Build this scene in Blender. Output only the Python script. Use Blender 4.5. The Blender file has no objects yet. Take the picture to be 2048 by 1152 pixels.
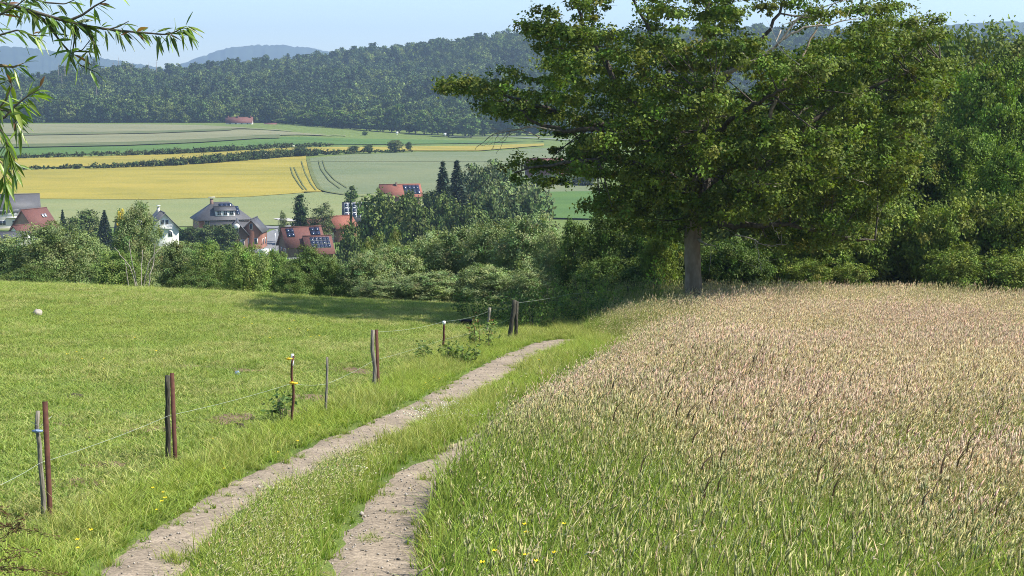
import bpy, math, numpy as np
from math import radians as R
# ------------------------------------------------------------------ camera, sky, sun, exposure
sc = bpy.context.scene
COL = sc.collection
cam_d = bpy.data.cameras.new('camera'); cam = bpy.data.objects.new('camera', cam_d); COL.objects.link(cam)
cam_d.sensor_width = 36; cam_d.lens = 2958/2048*36; cam_d.clip_start = .1; cam_d.clip_end = 30000
PITCH = math.atan(386/2958.0)
cam.location = (0, 0, 0); cam.rotation_euler = (math.pi/2-PITCH, 0, 0); sc.camera = cam
SUN_EL, SUN_AZ = 47.0, -6.0          # azimuth measured from +X (right of the view) towards +Y
w = bpy.data.worlds.new('World'); sc.world = w; w.use_nodes = True
nt = w.node_tree; bg = nt.nodes['Background']
sky = nt.nodes.new('ShaderNodeTexSky'); sky.sky_type = 'NISHITA'; sky.sun_disc = False
sky.sun_elevation = R(SUN_EL); sky.sun_rotation = R(90-SUN_AZ)
sky.air_density = 1.0; sky.dust_density = .25; sky.ozone_density = 3.0; sky.altitude = 200
nt.links.new(sky.outputs[0], bg.inputs[0]); bg.inputs[1].default_value = .11
sl = bpy.data.lights.new('sun', 'SUN'); sun = bpy.data.objects.new('sun', sl); COL.objects.link(sun)
sl.energy = 5.0; sl.angle = R(.53); sl.color = (1, .945, .85)
_e, _a = R(SUN_EL), R(SUN_AZ)
from mathutils import Vector, Matrix
sdir = Vector((math.cos(_e)*math.cos(_a), math.cos(_e)*math.sin(_a), math.sin(_e)))
sun.rotation_euler = sdir.to_track_quat('Z', 'Y').to_euler(); sun.location = (60, 0, 80)
sc.view_settings.view_transform = 'Standard'; sc.view_settings.look = 'None'
sc.view_settings.exposure = 1.0; sc.view_settings.gamma = 1.0; sc.view_settings.use_curve_mapping = False
sc.cycles.use_denoising = True; sc.cycles.denoising_prefilter = 'NONE'; sc.cycles.filter_width = 1.0
sc.cycles.max_bounces = 6; sc.cycles.diffuse_bounces = 3; sc.cycles.glossy_bounces = 2
sc.cycles.transmission_bounces = 3; sc.cycles.volume_bounces = 0; sc.cycles.transparent_max_bounces = 8
sc.cycles.caustics_reflective = False; sc.cycles.caustics_refractive = False
HAZE = True
# ------------------------------------------------------------------ pixel and terrain helpers
F = 2958.0; CP, SP = math.cos(PITCH), math.sin(PITCH)
def sstep(a, b, x):
    t = np.clip((x-a)/(b-a), 0, 1); return t*t*(3-2*t)
def softplus(x): return np.log1p(np.exp(np.clip(x, -50, 50)))
def H(x, y):
    x = np.asarray(x, float); y = np.asarray(y, float)
    cross = np.where(x < 0, -.05*x, -.008*x-.03*np.maximum(x-10, 0))*sstep(0, 8, y)
    cross = np.clip(cross, -3, 4)
    n = -(2.54+.1016*y)+cross+.94*np.exp(-(np.maximum(y, 0)/5)**2)
    n = n+.00042*np.clip(y-25, 0, 60)**2+.25*sstep(2, 7, x)*sstep(30, 46, y)
    n = n+.05*np.sin(x*.9+1)*np.sin(y*.55)*sstep(-1, -4, x)*sstep(60, 45, y)
    n = n-.16*softplus((y-(57-3*sstep(-3, 6, x)))/3.5)*3.5
    v = np.interp(y, [-500, 380, 400, 450, 500, 600, 700, 850, 1000, 1150, 1300, 9000],
                  [-34.5, -34.5, -34.3, -33, -31.3, -28, -25.3, -22, -20, -20.5, -22, -40])
    ang = x/np.maximum(y, 50)
    v = v-sstep(-.18, -.02, ang)*sstep(600, 950, y)*7
    v = v+14*sstep(.1, .32, ang)*sstep(75, 170, y)*sstep(700, 400, y)
    return 2.5*np.logaddexp(n/2.5, v/2.5)
def ray(px, py):
    a = (np.asarray(px, float)-1024)/F; b = (576-np.asarray(py, float))/F
    return a, CP+b*SP, -SP+b*CP
_T = np.concatenate([np.arange(5, 120, .15), np.arange(120, 1500, 1.5)])
def hit(px, py, off=0.0):
    dx, dy, dz = np.broadcast_arrays(*ray(px, py)); sh = dx.shape
    dx, dy, dz = dx.ravel(), dy.ravel(), dz.ravel(); out = np.full((dx.size, 3), np.nan)
    for i in range(dx.size):
        X, Y, Z = dx[i]*_T, dy[i]*_T, dz[i]*_T
        d = Z-(H(X, Y)+off); k = int(np.argmax(d < 0))
        if d[k] < 0 and k > 0:
            u = d[k-1]/(d[k-1]-d[k]); tt = _T[k-1]+(_T[k]-_T[k-1])*u
            out[i] = (dx[i]*tt, dy[i]*tt, dz[i]*tt)
    return out.reshape(sh+(3,))
def hit1(px, py): return hit(px, py).reshape(3)
def at(px, D):
    """ground point under image column px at forward distance D"""
    x = 0.0
    for _ in range(3):
        z = float(H(x, D)); x = (px-1024)/F*(D*CP-z*SP)
    return np.array((x, D, float(H(x, D))))
def pt(px, py, D):
    """point on the ray through a pixel, at forward distance D"""
    dx, dy, dz = ray(px, py); t = D/dy
    return np.array((dx*t, D, dz*t), float)
def project(P):
    P = np.asarray(P); d = P[..., 1]*CP-P[..., 2]*SP; u = P[..., 1]*SP+P[..., 2]*CP
    return 1024+F*P[..., 0]/d, 576-F*u/d
def poly_y(pts, x): p = np.array(pts, float); return np.interp(x, p[:, 0], p[:, 1])
# ------------------------------------------------------------------ mesh helpers
class MB:
    def __init__(s): s.V = []; s.Q = []; s.T = []; s.C = []; s.n = 0
    def add(s, V, Q=None, T=None, col=None):
        V = np.asarray(V, float).reshape(-1, 3)
        if Q is not None and len(Q): s.Q.append(np.asarray(Q, int).reshape(-1, 4)+s.n)
        if T is not None and len(T): s.T.append(np.asarray(T, int).reshape(-1, 3)+s.n)
        if col is not None:
            c = np.asarray(col, float); c = np.broadcast_to(c, (len(V), 3)); s.C.append(c)
        s.V.append(V); s.n += len(V); return s
    def mesh(s, name, mat=None, smooth=False):
        V = np.concatenate(s.V); me = bpy.data.meshes.new(name)
        me.vertices.add(len(V)); me.vertices.foreach_set('co', V.astype(np.float32).ravel())
        loops = []; tot = []
        if s.Q: q = np.concatenate(s.Q); loops.append(q.ravel()); tot.append(np.full(len(q), 4))
        if s.T: t = np.concatenate(s.T); loops.append(t.ravel()); tot.append(np.full(len(t), 3))
        L = np.concatenate(loops); N = np.concatenate(tot)
        me.loops.add(len(L)); me.loops.foreach_set('vertex_index', L.astype(np.int32))
        me.polygons.add(len(N)); st = np.concatenate([[0], np.cumsum(N)[:-1]])
        me.polygons.foreach_set('loop_start', st.astype(np.int32))
        if smooth: me.polygons.foreach_set('use_smooth', np.ones(len(N), bool))
        me.update(calc_edges=True); me.validate()
        if s.C:
            a = me.color_attributes.new('col', 'FLOAT_COLOR', 'POINT')
            c = np.ones((len(V), 4), np.float32); c[:, :3] = np.concatenate(s.C); a.data.foreach_set('color', c.ravel())
        if mat: me.materials.append(mat)
        return me
    def obj(s, name, mat=None, parent=None, smooth=False):
        return link(bpy.data.objects.new(name, s.mesh(name, mat, smooth)), parent)
def link(o, parent=None):
    COL.objects.link(o)
    if parent is not None: o.parent = parent
    return o
def tag(o, label=None, cat=None, group=None, kind=None):
    for k, v in (('label', label), ('category', cat), ('group', group), ('kind', kind)):
        if v: o[k] = v
    return o
def empty(name, loc, rz=0, scale=1):
    o = bpy.data.objects.new(name, None); o.location = [float(v) for v in loc]; o.rotation_euler = (0, 0, rz)
    o.scale = (scale,)*3 if np.isscalar(scale) else scale
    o.empty_display_size = .3; return link(o)
def copy_tree(o, parent=None):
    c = o.copy(); COL.objects.link(c); c.parent = parent
    for ch in list(o.children): copy_tree(ch, c)
    return c
_BQ = np.array([[0, 3, 2, 1], [4, 5, 6, 7], [0, 1, 5, 4], [1, 2, 6, 5], [2, 3, 7, 6], [3, 0, 4, 7]])
def box(mb, x0, x1, y0, y1, z0, z1, col=None, M=None):
    V = np.array([[x0, y0, z0], [x1, y0, z0], [x1, y1, z0], [x0, y1, z0], [x0, y0, z1], [x1, y0, z1], [x1, y1, z1], [x0, y1, z1]], float)
    if M is not None: V = V@np.array(M.to_3x3()).T+np.array(M.translation)
    mb.add(V, _BQ, col=col); return mb
def slab(mb, P4, th, col=None):
    """thick plate whose top face is the quad P4 (counter-clockwise seen from its front)"""
    P = np.asarray(P4, float); n = np.cross(P[1]-P[0], P[3]-P[0]); n = n/np.linalg.norm(n)
    mb.add(np.concatenate([P-n*th, P]), _BQ, col=col); return mb
def tube(mb, pts, rad, sides=6, col=None, cap=True):
    pts = np.asarray(pts, float); n = len(pts); rad = np.broadcast_to(np.asarray(rad, float), (n,))
    d = np.gradient(pts, axis=0); d /= np.linalg.norm(d, axis=1)[:, None]+1e-9
    ref = np.array([0, 0, 1.0]) if abs(d[:, 2]).mean() < .8 else np.array([1.0, 0, 0])
    a = np.cross(d, ref); a /= np.linalg.norm(a, axis=1)[:, None]+1e-9; b = np.cross(d, a)
    th = np.arange(sides)/sides*2*np.pi
    V = pts[:, None]+rad[:, None, None]*(np.cos(th)[None, :, None]*a[:, None]+np.sin(th)[None, :, None]*b[:, None])
    i = np.arange(n-1)[:, None]*sides; j = np.arange(sides)[None]; k = (j+1) % sides
    Q = np.stack([i+j, i+k, i+sides+k, i+sides+j], -1).reshape(-1, 4)
    T = None
    V = V.reshape(-1, 3)
    if cap:
        V = np.concatenate([V, pts[-1:], pts[:1]]); e = (n-1)*sides; jj = np.arange(sides); kk = (jj+1) % sides
        T = np.concatenate([np.stack([e+jj, e+kk, np.full(sides, n*sides)], -1), np.stack([kk, jj, np.full(sides, n*sides+1)], -1)])
    mb.add(V, Q, T, col=col); return mb
def smooth_line(pts, n=24, jit=0, rng=None):
    p = np.asarray(pts, float); t = np.linspace(0, 1, len(p)); u = np.linspace(0, 1, n)
    q = np.stack([np.interp(u, t, p[:, k]) for k in range(p.shape[1])], -1)
    for _ in range(3): q[1:-1] = (q[:-2]+2*q[1:-1]+q[2:])/4
    if jit: q[1:-1] += rng.normal(0, jit, q[1:-1].shape)
    return q
def unit(v): return v/(np.linalg.norm(v, axis=-1, keepdims=True)+1e-9)
def leaves(mb, rng, P, N, L, asp, col, T=None, fold=.12):
    n = len(P); N = unit(N)
    t = rng.normal(size=(n, 3)) if T is None else T
    t = unit(t-N*(t*N).sum(1, keepdims=True)); b = np.cross(N, t)
    L = np.broadcast_to(L, (n,))[:, None]; W = L*asp
    V = np.stack([P-t*L*.5, P+b*W*.5+N*W*fold, P+t*L*.5, P-b*W*.5+N*W*fold], 1).reshape(-1, 3)
    Q = np.arange(4*n).reshape(-1, 4); mb.add(V, Q, col=np.repeat(np.broadcast_to(col, (n, 3)), 4, 0))
def vnoise(rng, shape_pts, scale):
    """cheap smooth value noise in [0,1] at 2-D points"""
    g = rng.random((64, 64)); p = shape_pts/scale; i = np.floor(p).astype(int); f = p-i; f = f*f*(3-2*f)
    a = g[i[:, 0] % 64, i[:, 1] % 64]; b = g[(i[:, 0]+1) % 64, i[:, 1] % 64]
    c = g[i[:, 0] % 64, (i[:, 1]+1) % 64]; d = g[(i[:, 0]+1) % 64, (i[:, 1]+1) % 64]
    return (a*(1-f[:, 0])+b*f[:, 0])*(1-f[:, 1])+(c*(1-f[:, 0])+d*f[:, 0])*f[:, 1]
# ------------------------------------------------------------------ materials
def mat_new(name):
    m = bpy.data.materials.new(name); m.use_nodes = True; t = m.node_tree
    return m, t, t.nodes['Principled BSDF'], t.nodes['Material Output']
def rgb(c): return (c[0], c[1], c[2], 1)
def mat_plain(name, c, rough=.7, spec=.3, metal=0, var=.25, scale=3.0, bump=0, c2=None, detail=6):
    m, t, b, o = mat_new(name)
    tc = t.nodes.new('ShaderNodeTexCoord'); nz = t.nodes.new('ShaderNodeTexNoise')
    nz.inputs['Scale'].default_value = scale; nz.inputs['Detail'].default_value = detail
    t.links.new(tc.outputs['Object'], nz.inputs['Vector'])
    rp = t.nodes.new('ShaderNodeValToRGB'); c2 = c2 if c2 is not None else [v*(1-var) for v in c]
    rp.color_ramp.elements[0].position = .32; rp.color_ramp.elements[1].position = .68
    rp.color_ramp.elements[0].color = rgb(c2); rp.color_ramp.elements[1].color = rgb(c)
    t.links.new(nz.outputs['Fac'], rp.inputs['Fac']); t.links.new(rp.outputs[0], b.inputs['Base Color'])
    b.inputs['Roughness'].default_value = rough; b.inputs['Specular IOR Level'].default_value = spec; b.inputs['Metallic'].default_value = metal
    if bump:
        bp = t.nodes.new('ShaderNodeBump'); bp.inputs['Strength'].default_value = bump; bp.inputs['Distance'].default_value = .02
        t.links.new(nz.outputs['Fac'], bp.inputs['Height']); t.links.new(bp.outputs[0], b.inputs['Normal'])
    return m
def mat_leaf(name, trans=.3, rough=.5, spec=.25, tint=(1.25, 1.3, .55), objvar=.0):
    """colour of each leaf or blade comes from its own 'col' attribute"""
    m, t, b, o = mat_new(name)
    at_ = t.nodes.new('ShaderNodeAttribute'); at_.attribute_name = 'col'
    src = at_.outputs['Color']
    if objvar:
        oi = t.nodes.new('ShaderNodeObjectInfo'); mr = t.nodes.new('ShaderNodeMapRange')
        mr.inputs['To Min'].default_value = 1-objvar; mr.inputs['To Max'].default_value = 1+objvar
        t.links.new(oi.outputs['Random'], mr.inputs['Value'])
        mx = t.nodes.new('ShaderNodeMix'); mx.data_type = 'RGBA'; mx.blend_type = 'MULTIPLY'; mx.inputs['Factor'].default_value = 1
        cb = t.nodes.new('ShaderNodeCombineColor')
        for k in range(3): t.links.new(mr.outputs[0], cb.inputs[k])
        t.links.new(src, mx.inputs['A']); t.links.new(cb.outputs[0], mx.inputs['B']); src = mx.outputs['Result']
    t.links.new(src, b.inputs['Base Color']); b.inputs['Roughness'].default_value = rough; b.inputs['Specular IOR Level'].default_value = spec
    if trans:
        tr = t.nodes.new('ShaderNodeBsdfTranslucent'); m2 = t.nodes.new('ShaderNodeMix'); m2.data_type = 'RGBA'; m2.blend_type = 'MULTIPLY'
        m2.inputs['Factor'].default_value = 1; t.links.new(src, m2.inputs['A']); m2.inputs['B'].default_value = rgb(tint)
        t.links.new(m2.outputs['Result'], tr.inputs['Color'])
        ms = t.nodes.new('ShaderNodeMixShader'); ms.inputs[0].default_value = trans
        t.links.new(b.outputs[0], ms.inputs[1]); t.links.new(tr.outputs[0], ms.inputs[2]); t.links.new(ms.outputs[0], o.inputs['Surface'])
    return m
def mat_field(name, c1, c2, c3, sx=.012, sy=.10, rot=0, fine=1.6):
    m, t, b, o = mat_new(name)
    ge = t.nodes.new('ShaderNodeNewGeometry'); mp = t.nodes.new('ShaderNodeMapping'); mp.inputs['Scale'].default_value = (sx, sy, .02)
    mp.inputs['Rotation'].default_value = (0, 0, rot)
    t.links.new(ge.outputs['Position'], mp.inputs['Vector'])
    n1 = t.nodes.new('ShaderNodeTexNoise'); n1.inputs['Scale'].default_value = 1; n1.inputs['Detail'].default_value = 8; n1.inputs['Roughness'].default_value = .65
    t.links.new(mp.outputs[0], n1.inputs['Vector'])
    n2 = t.nodes.new('ShaderNodeTexNoise'); n2.inputs['Scale'].default_value = fine; n2.inputs['Detail'].default_value = 4
    t.links.new(ge.outputs['Position'], n2.inputs['Vector'])
    rp = t.nodes.new('ShaderNodeValToRGB'); e = rp.color_ramp.elements
    e[0].position = .36; e[0].color = rgb(c1); e[1].position = .66; e[1].color = rgb(c3); k = e.new(.5); k.color = rgb(c2)
    t.links.new(n1.outputs['Fac'], rp.inputs['Fac'])
    mr = t.nodes.new('ShaderNodeMapRange'); mr.inputs['To Min'].default_value = .7; mr.inputs['To Max'].default_value = 1.3
    t.links.new(n2.outputs['Fac'], mr.inputs['Value'])
    hs = t.nodes.new('ShaderNodeHueSaturation'); t.links.new(rp.outputs[0], hs.inputs['Color']); t.links.new(mr.outputs[0], hs.inputs['Value'])
    t.links.new(hs.outputs[0], b.inputs['Base Color']); b.inputs['Roughness'].default_value = .9; b.inputs['Specular IOR Level'].default_value = .1
    bp = t.nodes.new('ShaderNodeBump'); bp.inputs['Strength'].default_value = .5; bp.inputs['Distance'].default_value = .3
    t.links.new(n2.outputs['Fac'], bp.inputs['Height']); t.links.new(bp.outputs[0], b.inputs['Normal'])
    return m
def mat_brick(name, c1, c2, mortar, sc_=4.0, bump=.4, rough=.8):
    m, t, b, o = mat_new(name)
    tc = t.nodes.new('ShaderNodeTexCoord'); mp = t.nodes.new('ShaderNodeMapping'); mp.inputs['Rotation'].default_value = (R(90), 0, 0)
    br = t.nodes.new('ShaderNodeTexBrick'); br.inputs['Scale'].default_value = sc_
    br.inputs['Color1'].default_value = rgb(c1); br.inputs['Color2'].default_value = rgb(c2); br.inputs['Mortar'].default_value = rgb(mortar)
    br.inputs['Mortar Size'].default_value = .012
    t.links.new(tc.outputs['Object'], mp.inputs['Vector']); t.links.new(mp.outputs[0], br.inputs['Vector'])
    nz = t.nodes.new('ShaderNodeTexNoise'); nz.inputs['Scale'].default_value = .6; t.links.new(tc.outputs['Object'], nz.inputs['Vector'])
    mr = t.nodes.new('ShaderNodeMapRange'); mr.inputs['To Min'].default_value = .75; mr.inputs['To Max'].default_value = 1.2; t.links.new(nz.outputs['Fac'], mr.inputs['Value'])
    hs = t.nodes.new('ShaderNodeHueSaturation'); t.links.new(br.outputs['Color'], hs.inputs['Color']); t.links.new(mr.outputs[0], hs.inputs['Value'])
    t.links.new(hs.outputs[0], b.inputs['Base Color']); b.inputs['Roughness'].default_value = rough
    bp = t.nodes.new('ShaderNodeBump'); bp.inputs['Strength'].default_value = bump; bp.inputs['Distance'].default_value = .02; bp.invert = True
    t.links.new(br.outputs['Fac'], bp.inputs['Height']); t.links.new(bp.outputs[0], b.inputs['Normal'])
    return m
def mat_ground():
    m, t, b, o = mat_new('pasture_turf')
    ge = t.nodes.new('ShaderNodeNewGeometry')
    def nz(s, d=6):
        n = t.nodes.new('ShaderNodeTexNoise'); n.inputs['Scale'].default_value = s; n.inputs['Detail'].default_value = d
        t.links.new(ge.outputs['Position'], n.inputs['Vector']); return n.outputs['Fac']
    r1 = t.nodes.new('ShaderNodeValToRGB'); e = r1.color_ramp.elements
    e[0].position = .35; e[0].color = (.085, .12, .028, 1); e[1].position = .68; e[1].color = (.15, .20, .05, 1)
    t.links.new(nz(.35), r1.inputs['Fac'])
    r2 = t.nodes.new('ShaderNodeValToRGB'); r2.color_ramp.elements[0].position = .60; r2.color_ramp.elements[1].position = .72
    t.links.new(nz(1.7), r2.inputs['Fac'])
    mx = t.nodes.new('ShaderNodeMix'); mx.data_type = 'RGBA'; t.links.new(r2.outputs[0], mx.inputs['Factor'])
    t.links.new(r1.outputs[0], mx.inputs['A']); mx.inputs['B'].default_value = (.17, .15, .06, 1)
    mr = t.nodes.new('ShaderNodeMapRange'); mr.inputs['To Min'].default_value = .55; mr.inputs['To Max'].default_value = 1.4
    f = nz(28, 3); t.links.new(f, mr.inputs['Value'])
    hs = t.nodes.new('ShaderNodeHueSaturation'); t.links.new(mx.outputs['Result'], hs.inputs['Color']); t.links.new(mr.outputs[0], hs.inputs['Value'])
    t.links.new(hs.outputs[0], b.inputs['Base Color']); b.inputs['Roughness'].default_value = .95; b.inputs['Specular IOR Level'].default_value = .1
    bp = t.nodes.new('ShaderNodeBump'); bp.inputs['Strength'].default_value = .6; bp.inputs['Distance'].default_value = .05
    t.links.new(f, bp.inputs['Height']); t.links.new(bp.outputs[0], b.inputs['Normal'])
    return m
def mat_gravel():
    m, t, b, o = mat_new('gravel_track')
    ge = t.nodes.new('ShaderNodeNewGeometry')
    vo = t.nodes.new('ShaderNodeTexVoronoi'); vo.inputs['Scale'].default_value = 42; t.links.new(ge.outputs['Position'], vo.inputs['Vector'])
    n1 = t.nodes.new('ShaderNodeTexNoise'); n1.inputs['Scale'].default_value = 2.2; n1.inputs['Detail'].default_value = 8; t.links.new(ge.outputs['Position'], n1.inputs['Vector'])
    r1 = t.nodes.new('ShaderNodeValToRGB'); e = r1.color_ramp.elements
    e[0].position = .3; e[0].color = (.205, .165, .12, 1); e[1].position = .7; e[1].color = (.305, .247, .182, 1); t.links.new(n1.outputs['Fac'], r1.inputs['Fac'])
    sp = t.nodes.new('ShaderNodeSeparateColor'); t.links.new(vo.outputs['Color'], sp.inputs[0])
    mr = t.nodes.new('ShaderNodeMapRange'); mr.inputs['To Min'].default_value = .68; mr.inputs['To Max'].default_value = 1.3; t.links.new(sp.outputs[0], mr.inputs['Value'])
    hs = t.nodes.new('ShaderNodeHueSaturation'); t.links.new(r1.outputs[0], hs.inputs['Color']); t.links.new(mr.outputs[0], hs.inputs['Value'])
    t.links.new(hs.outputs[0], b.inputs['Base Color']); b.inputs['Roughness'].default_value = .95; b.inputs['Specular IOR Level'].default_value = .15
    bp = t.nodes.new('ShaderNodeBump'); bp.inputs['Strength'].default_value = .45; bp.inputs['Distance'].default_value = .01; bp.invert = True
    t.links.new(vo.outputs['Distance'], bp.inputs['Height']); t.links.new(bp.outputs[0], b.inputs['Normal'])
    return m
def mat_bark(name, c1, c2, sc_=(6, 6, 1.2), bump=.7):
    m, t, b, o = mat_new(name)
    tc = t.nodes.new('ShaderNodeTexCoord'); mp = t.nodes.new('ShaderNodeMapping'); mp.inputs['Scale'].default_value = sc_
    nz = t.nodes.new('ShaderNodeTexNoise'); nz.inputs['Scale'].default_value = 2; nz.inputs['Detail'].default_value = 8
    t.links.new(tc.outputs['Object'], mp.inputs['Vector']); t.links.new(mp.outputs[0], nz.inputs['Vector'])
    rp = t.nodes.new('ShaderNodeValToRGB'); e = rp.color_ramp.elements; e[0].position = .35; e[0].color = rgb(c1); e[1].position = .65; e[1].color = rgb(c2)
    t.links.new(nz.outputs['Fac'], rp.inputs['Fac']); t.links.new(rp.outputs[0], b.inputs['Base Color'])
    b.inputs['Roughness'].default_value = .9; b.inputs['Specular IOR Level'].default_value = .15
    bp = t.nodes.new('ShaderNodeBump'); bp.inputs['Strength'].default_value = bump; bp.inputs['Distance'].default_value = .03
    t.links.new(nz.outputs['Fac'], bp.inputs['Height']); t.links.new(bp.outputs[0], b.inputs['Normal'])
    return m
M = dict(
    ground=mat_ground(), gravel=mat_gravel(),
    leaf=mat_leaf('oak_leaf', .28, .6, .12), leafm=mat_leaf('hedge_leaf', .22, .6, .10, objvar=.12), leaff=mat_leaf('far_leaf', .12, .85, .05, objvar=.22),
    willow=mat_leaf('willow_leaf', .35, .35, .4), grass=mat_leaf('grass_blade', .35, .6, .2, objvar=.1, tint=(1.2, 1.2, .6)),
    hay=mat_leaf('ripe_grass', .38, .7, .12, objvar=.1, tint=(1.1, 1.05, .8)),
    petal=mat_plain('yellow_petal', (.85, .62, .02), .4, .3, var=.15), white=mat_plain('white_paint', (.78, .78, .76), .5, .3, var=.08),
    bark=mat_bark('grey_bark', (.165, .128, .086), (.265, .215, .155), (3, 3, 1.6), .35), barkd=mat_bark('dark_bark', (.05, .042, .032), (.11, .095, .075)),
    dead=mat_bark('dead_wood', (.22, .19, .155), (.40, .36, .30)), wbark=mat_bark('willow_bark', (.12, .085, .04), (.28, .21, .10), (20, 20, 6)),
    oldwood=mat_bark('weathered_wood', (.13, .115, .09), (.27, .245, .20), (30, 30, 3)), darkwood=mat_bark('tarred_wood', (.035, .032, .025), (.085, .08, .06), (30, 30, 3)),
    rust=mat_plain('rusty_steel', (.13, .055, .036), .8, .2, .1, c2=(.065, .03, .022), scale=14, bump=.3),
    wire=mat_plain('polywire', (.42, .47, .38), .5, .3, var=.2, scale=40), yplastic=mat_plain('yellow_plastic', (.80, .50, .02), .45, .4, var=.1),
    bplastic=mat_plain('blue_plastic', (.20, .28, .45), .45, .4, var=.1), black=mat_plain('black_rubber', (.012, .012, .013), .55, .3, var=.3),
    stone=mat_plain('pale_stone', (.42, .38, .32), .9, .2, c2=(.25, .22, .18), scale=9, bump=.5), dung=mat_plain('dark_dung', (.05, .042, .028), .9, .2, scale=12, bump=.6),
    soil=mat_plain('bare_soil', (.19, .135, .085), .95, .1, c2=(.10, .07, .045), scale=7, bump=.6),
    plaster=mat_plain('white_plaster', (.74, .73, .70), .85, .2, var=.1, scale=.8), cream=mat_plain('grey_plaster', (.58, .55, .50), .85, .2, var=.12, scale=.8),
    brick=mat_brick('red_brick', (.34, .15, .10), (.27, .11, .075), (.30, .22, .18)), brickd=mat_brick('dark_brick', (.19, .115, .085), (.145, .085, .065), (.16, .12, .10)),
    tile=mat_brick('red_roof_tile', (.160, .060, .046), (.120, .045, .036), (.07, .03, .025), 3.0, .7), tileo=mat_brick('orange_roof_tile', (.28, .098, .06), (.23, .078, .05), (.15, .053, .036), 3.0, .7),
    slate=mat_brick('grey_slate', (.085, .085, .092), (.062, .062, .068), (.035, .035, .04), 3.0, .5, .6),
    glass=mat_plain('window_glass', (.03, .04, .05), .08, .6, var=.2), solar=mat_plain('solar_glass', (.015, .022, .05), .12, .6, var=.2, scale=1.0),
    alu=mat_plain('aluminium', (.62, .63, .65), .35, .5, .6, var=.1), asphalt=mat_plain('road_asphalt', (.20, .20, .205), .9, .2, var=.2, scale=.4),
    pave=mat_plain('pale_paving', (.42, .40, .37), .9, .2, var=.15, scale=.5),
    wheat=mat_field('ripening_barley', (0.208, 0.187, 0.038), (0.262, 0.222, 0.042), (0.312, 0.248, 0.05), .022, .06, .1),
    rye=mat_field('green_wheat', (0.156, 0.189, 0.076), (0.180, 0.204, 0.086), (0.204, 0.218, 0.095), .02, .05, -.1),
    ryegrey=mat_field('bluish_wheat', (0.116, 0.146, 0.071), (0.137, 0.161, 0.083), (0.161, 0.178, 0.091), .02, .05, .2),
    top=mat_field('pale_rye', (0.155, 0.158, 0.086), (0.179, 0.179, 0.098), (0.204, 0.196, 0.106), .02, .05),
    green=mat_field('green_crop', (0.062, 0.118, 0.029), (0.074, 0.134, 0.033), (0.094, 0.155, 0.036), .012, .06),
    balk=mat_field('rough_grass_balk', (.06, .085, .03), (.10, .12, .05), (.15, .15, .07), .05, .2),
    tram=mat_plain('trodden_crop', (.13, .15, .055), .95, .1, var=.3, scale=.1),
    lawn=mat_field('village_meadow', (.09, .14, .035), (.12, .18, .045), (.16, .21, .06), .03, .06),
    forestfloor=mat_plain('forest_floor', (.03, .045, .018), .95, .05, var=.4, scale=.02), farhill=mat_plain('wooded_hill', (.035, .055, .03), .95, .05, c2=(.02, .032, .02), scale=.012, bump=1, detail=10),
)
# ================================================================== SETTING
# ground: one sheet from under the camera out to the horizon
def grid_sheet(xs_of_row, ys, hfun):
    n = len(xs_of_row(ys[0])); V = []
    for y in ys:
        x = xs_of_row(y); V.append(np.stack([x, np.full(n, y), hfun(x, np.full(n, y))], -1))
    V = np.concatenate(V); i = np.arange(len(ys)-1)[:, None]*n; j = np.arange(n-1)[None]
    return V, np.stack([i+j, i+j+1, i+n+j+1, i+n+j], -1).reshape(-1, 4)
def ridge_px(px):       # skyline of the wooded hill in the photograph
    return poly_y([(-900, 200), (-300, 190), (0, 180), (100, 162), (200, 147), (320, 142), (400, 131), (430, 127), (550, 118), (640, 107), (760, 92), (900, 77),
                   (1000, 68), (1100, 62), (1400, 52), (1800, 62), (2048, 75), (2500, 60), (3200, 90)], px)
def Hfar(x, y):
    h = H(x, y); px = 1024+F*x/np.maximum(y, 1)
    yr = 1750.0; b = (190-ridge_px(px))/F*yr-13-8*sstep(200, 420, px)
    t = sstep(1020, yr, y)**.85
    rel = 9*np.sin(x*.011+y*.004)*np.sin(y*.009+1.3)+5*np.sin(x*.023+2)*np.sin(y*.017)
    hill = -24+(b+24)*t+rel*sstep(1080, 1300, y)*sstep(1750, 1600, y)
    hill = hill-sstep(1750, 3500, y)*90
    return np.where(y > 1020, np.maximum(h, hill), h)
ys = np.concatenate([np.arange(-12, 75, .75), np.arange(75, 260, 4), np.arange(260, 1000, 12), np.arange(1000, 1800, 20), np.linspace(1800, 9000, 24)])
us = np.sort(np.concatenate([np.linspace(-1, 1, 121), np.linspace(-.5, .5, 60)+.003])) 
gv, gq = grid_sheet(lambda y: us*(30+max(y, 0)*.75), ys, Hfar)
tag(MB().add(gv, gq).obj('ground', M['ground'], smooth=True), kind='structure', label='rolling green ground running down to the valley and up to the wooded hill')

# far blue hills, rounded wooded ridges several kilometres off
def far_ridge(name, pts, D, depth, seed, label):
    rng = np.random.default_rng(seed); px = np.arange(pts[0][0], pts[-1][0]+1, 5.0)
    top = poly_y(pts, px)+rng.normal(0, .9, len(px))
    X = (px-1024)/F*D; Z = (190-top)/F*D; mb = MB(); rows = []
    for k, (f, g) in enumerate([(-1, 0), (-.8, .2), (-.55, .48), (-.3, .75), (-.12, .93), (0, 1), (.2, .9), (.6, .5), (1, 0)]):
        rows.append(np.stack([X*(1+f*depth/D), np.full(len(X), D+f*depth), -60+(Z+60)*g+rng.normal(0, 5, len(X))*(0 < g < 1)], -1))
    V = np.concatenate(rows); n = len(X); i = np.arange(len(rows)-1)[:, None]*n; j = np.arange(n-1)[None]
    o = mb.add(V, np.stack([i+j, i+j+1, i+n+j+1, i+n+j], -1).reshape(-1, 4)).obj(name, M['farhill'], smooth=True)
    tag(o, kind='structure', label=label)
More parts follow.
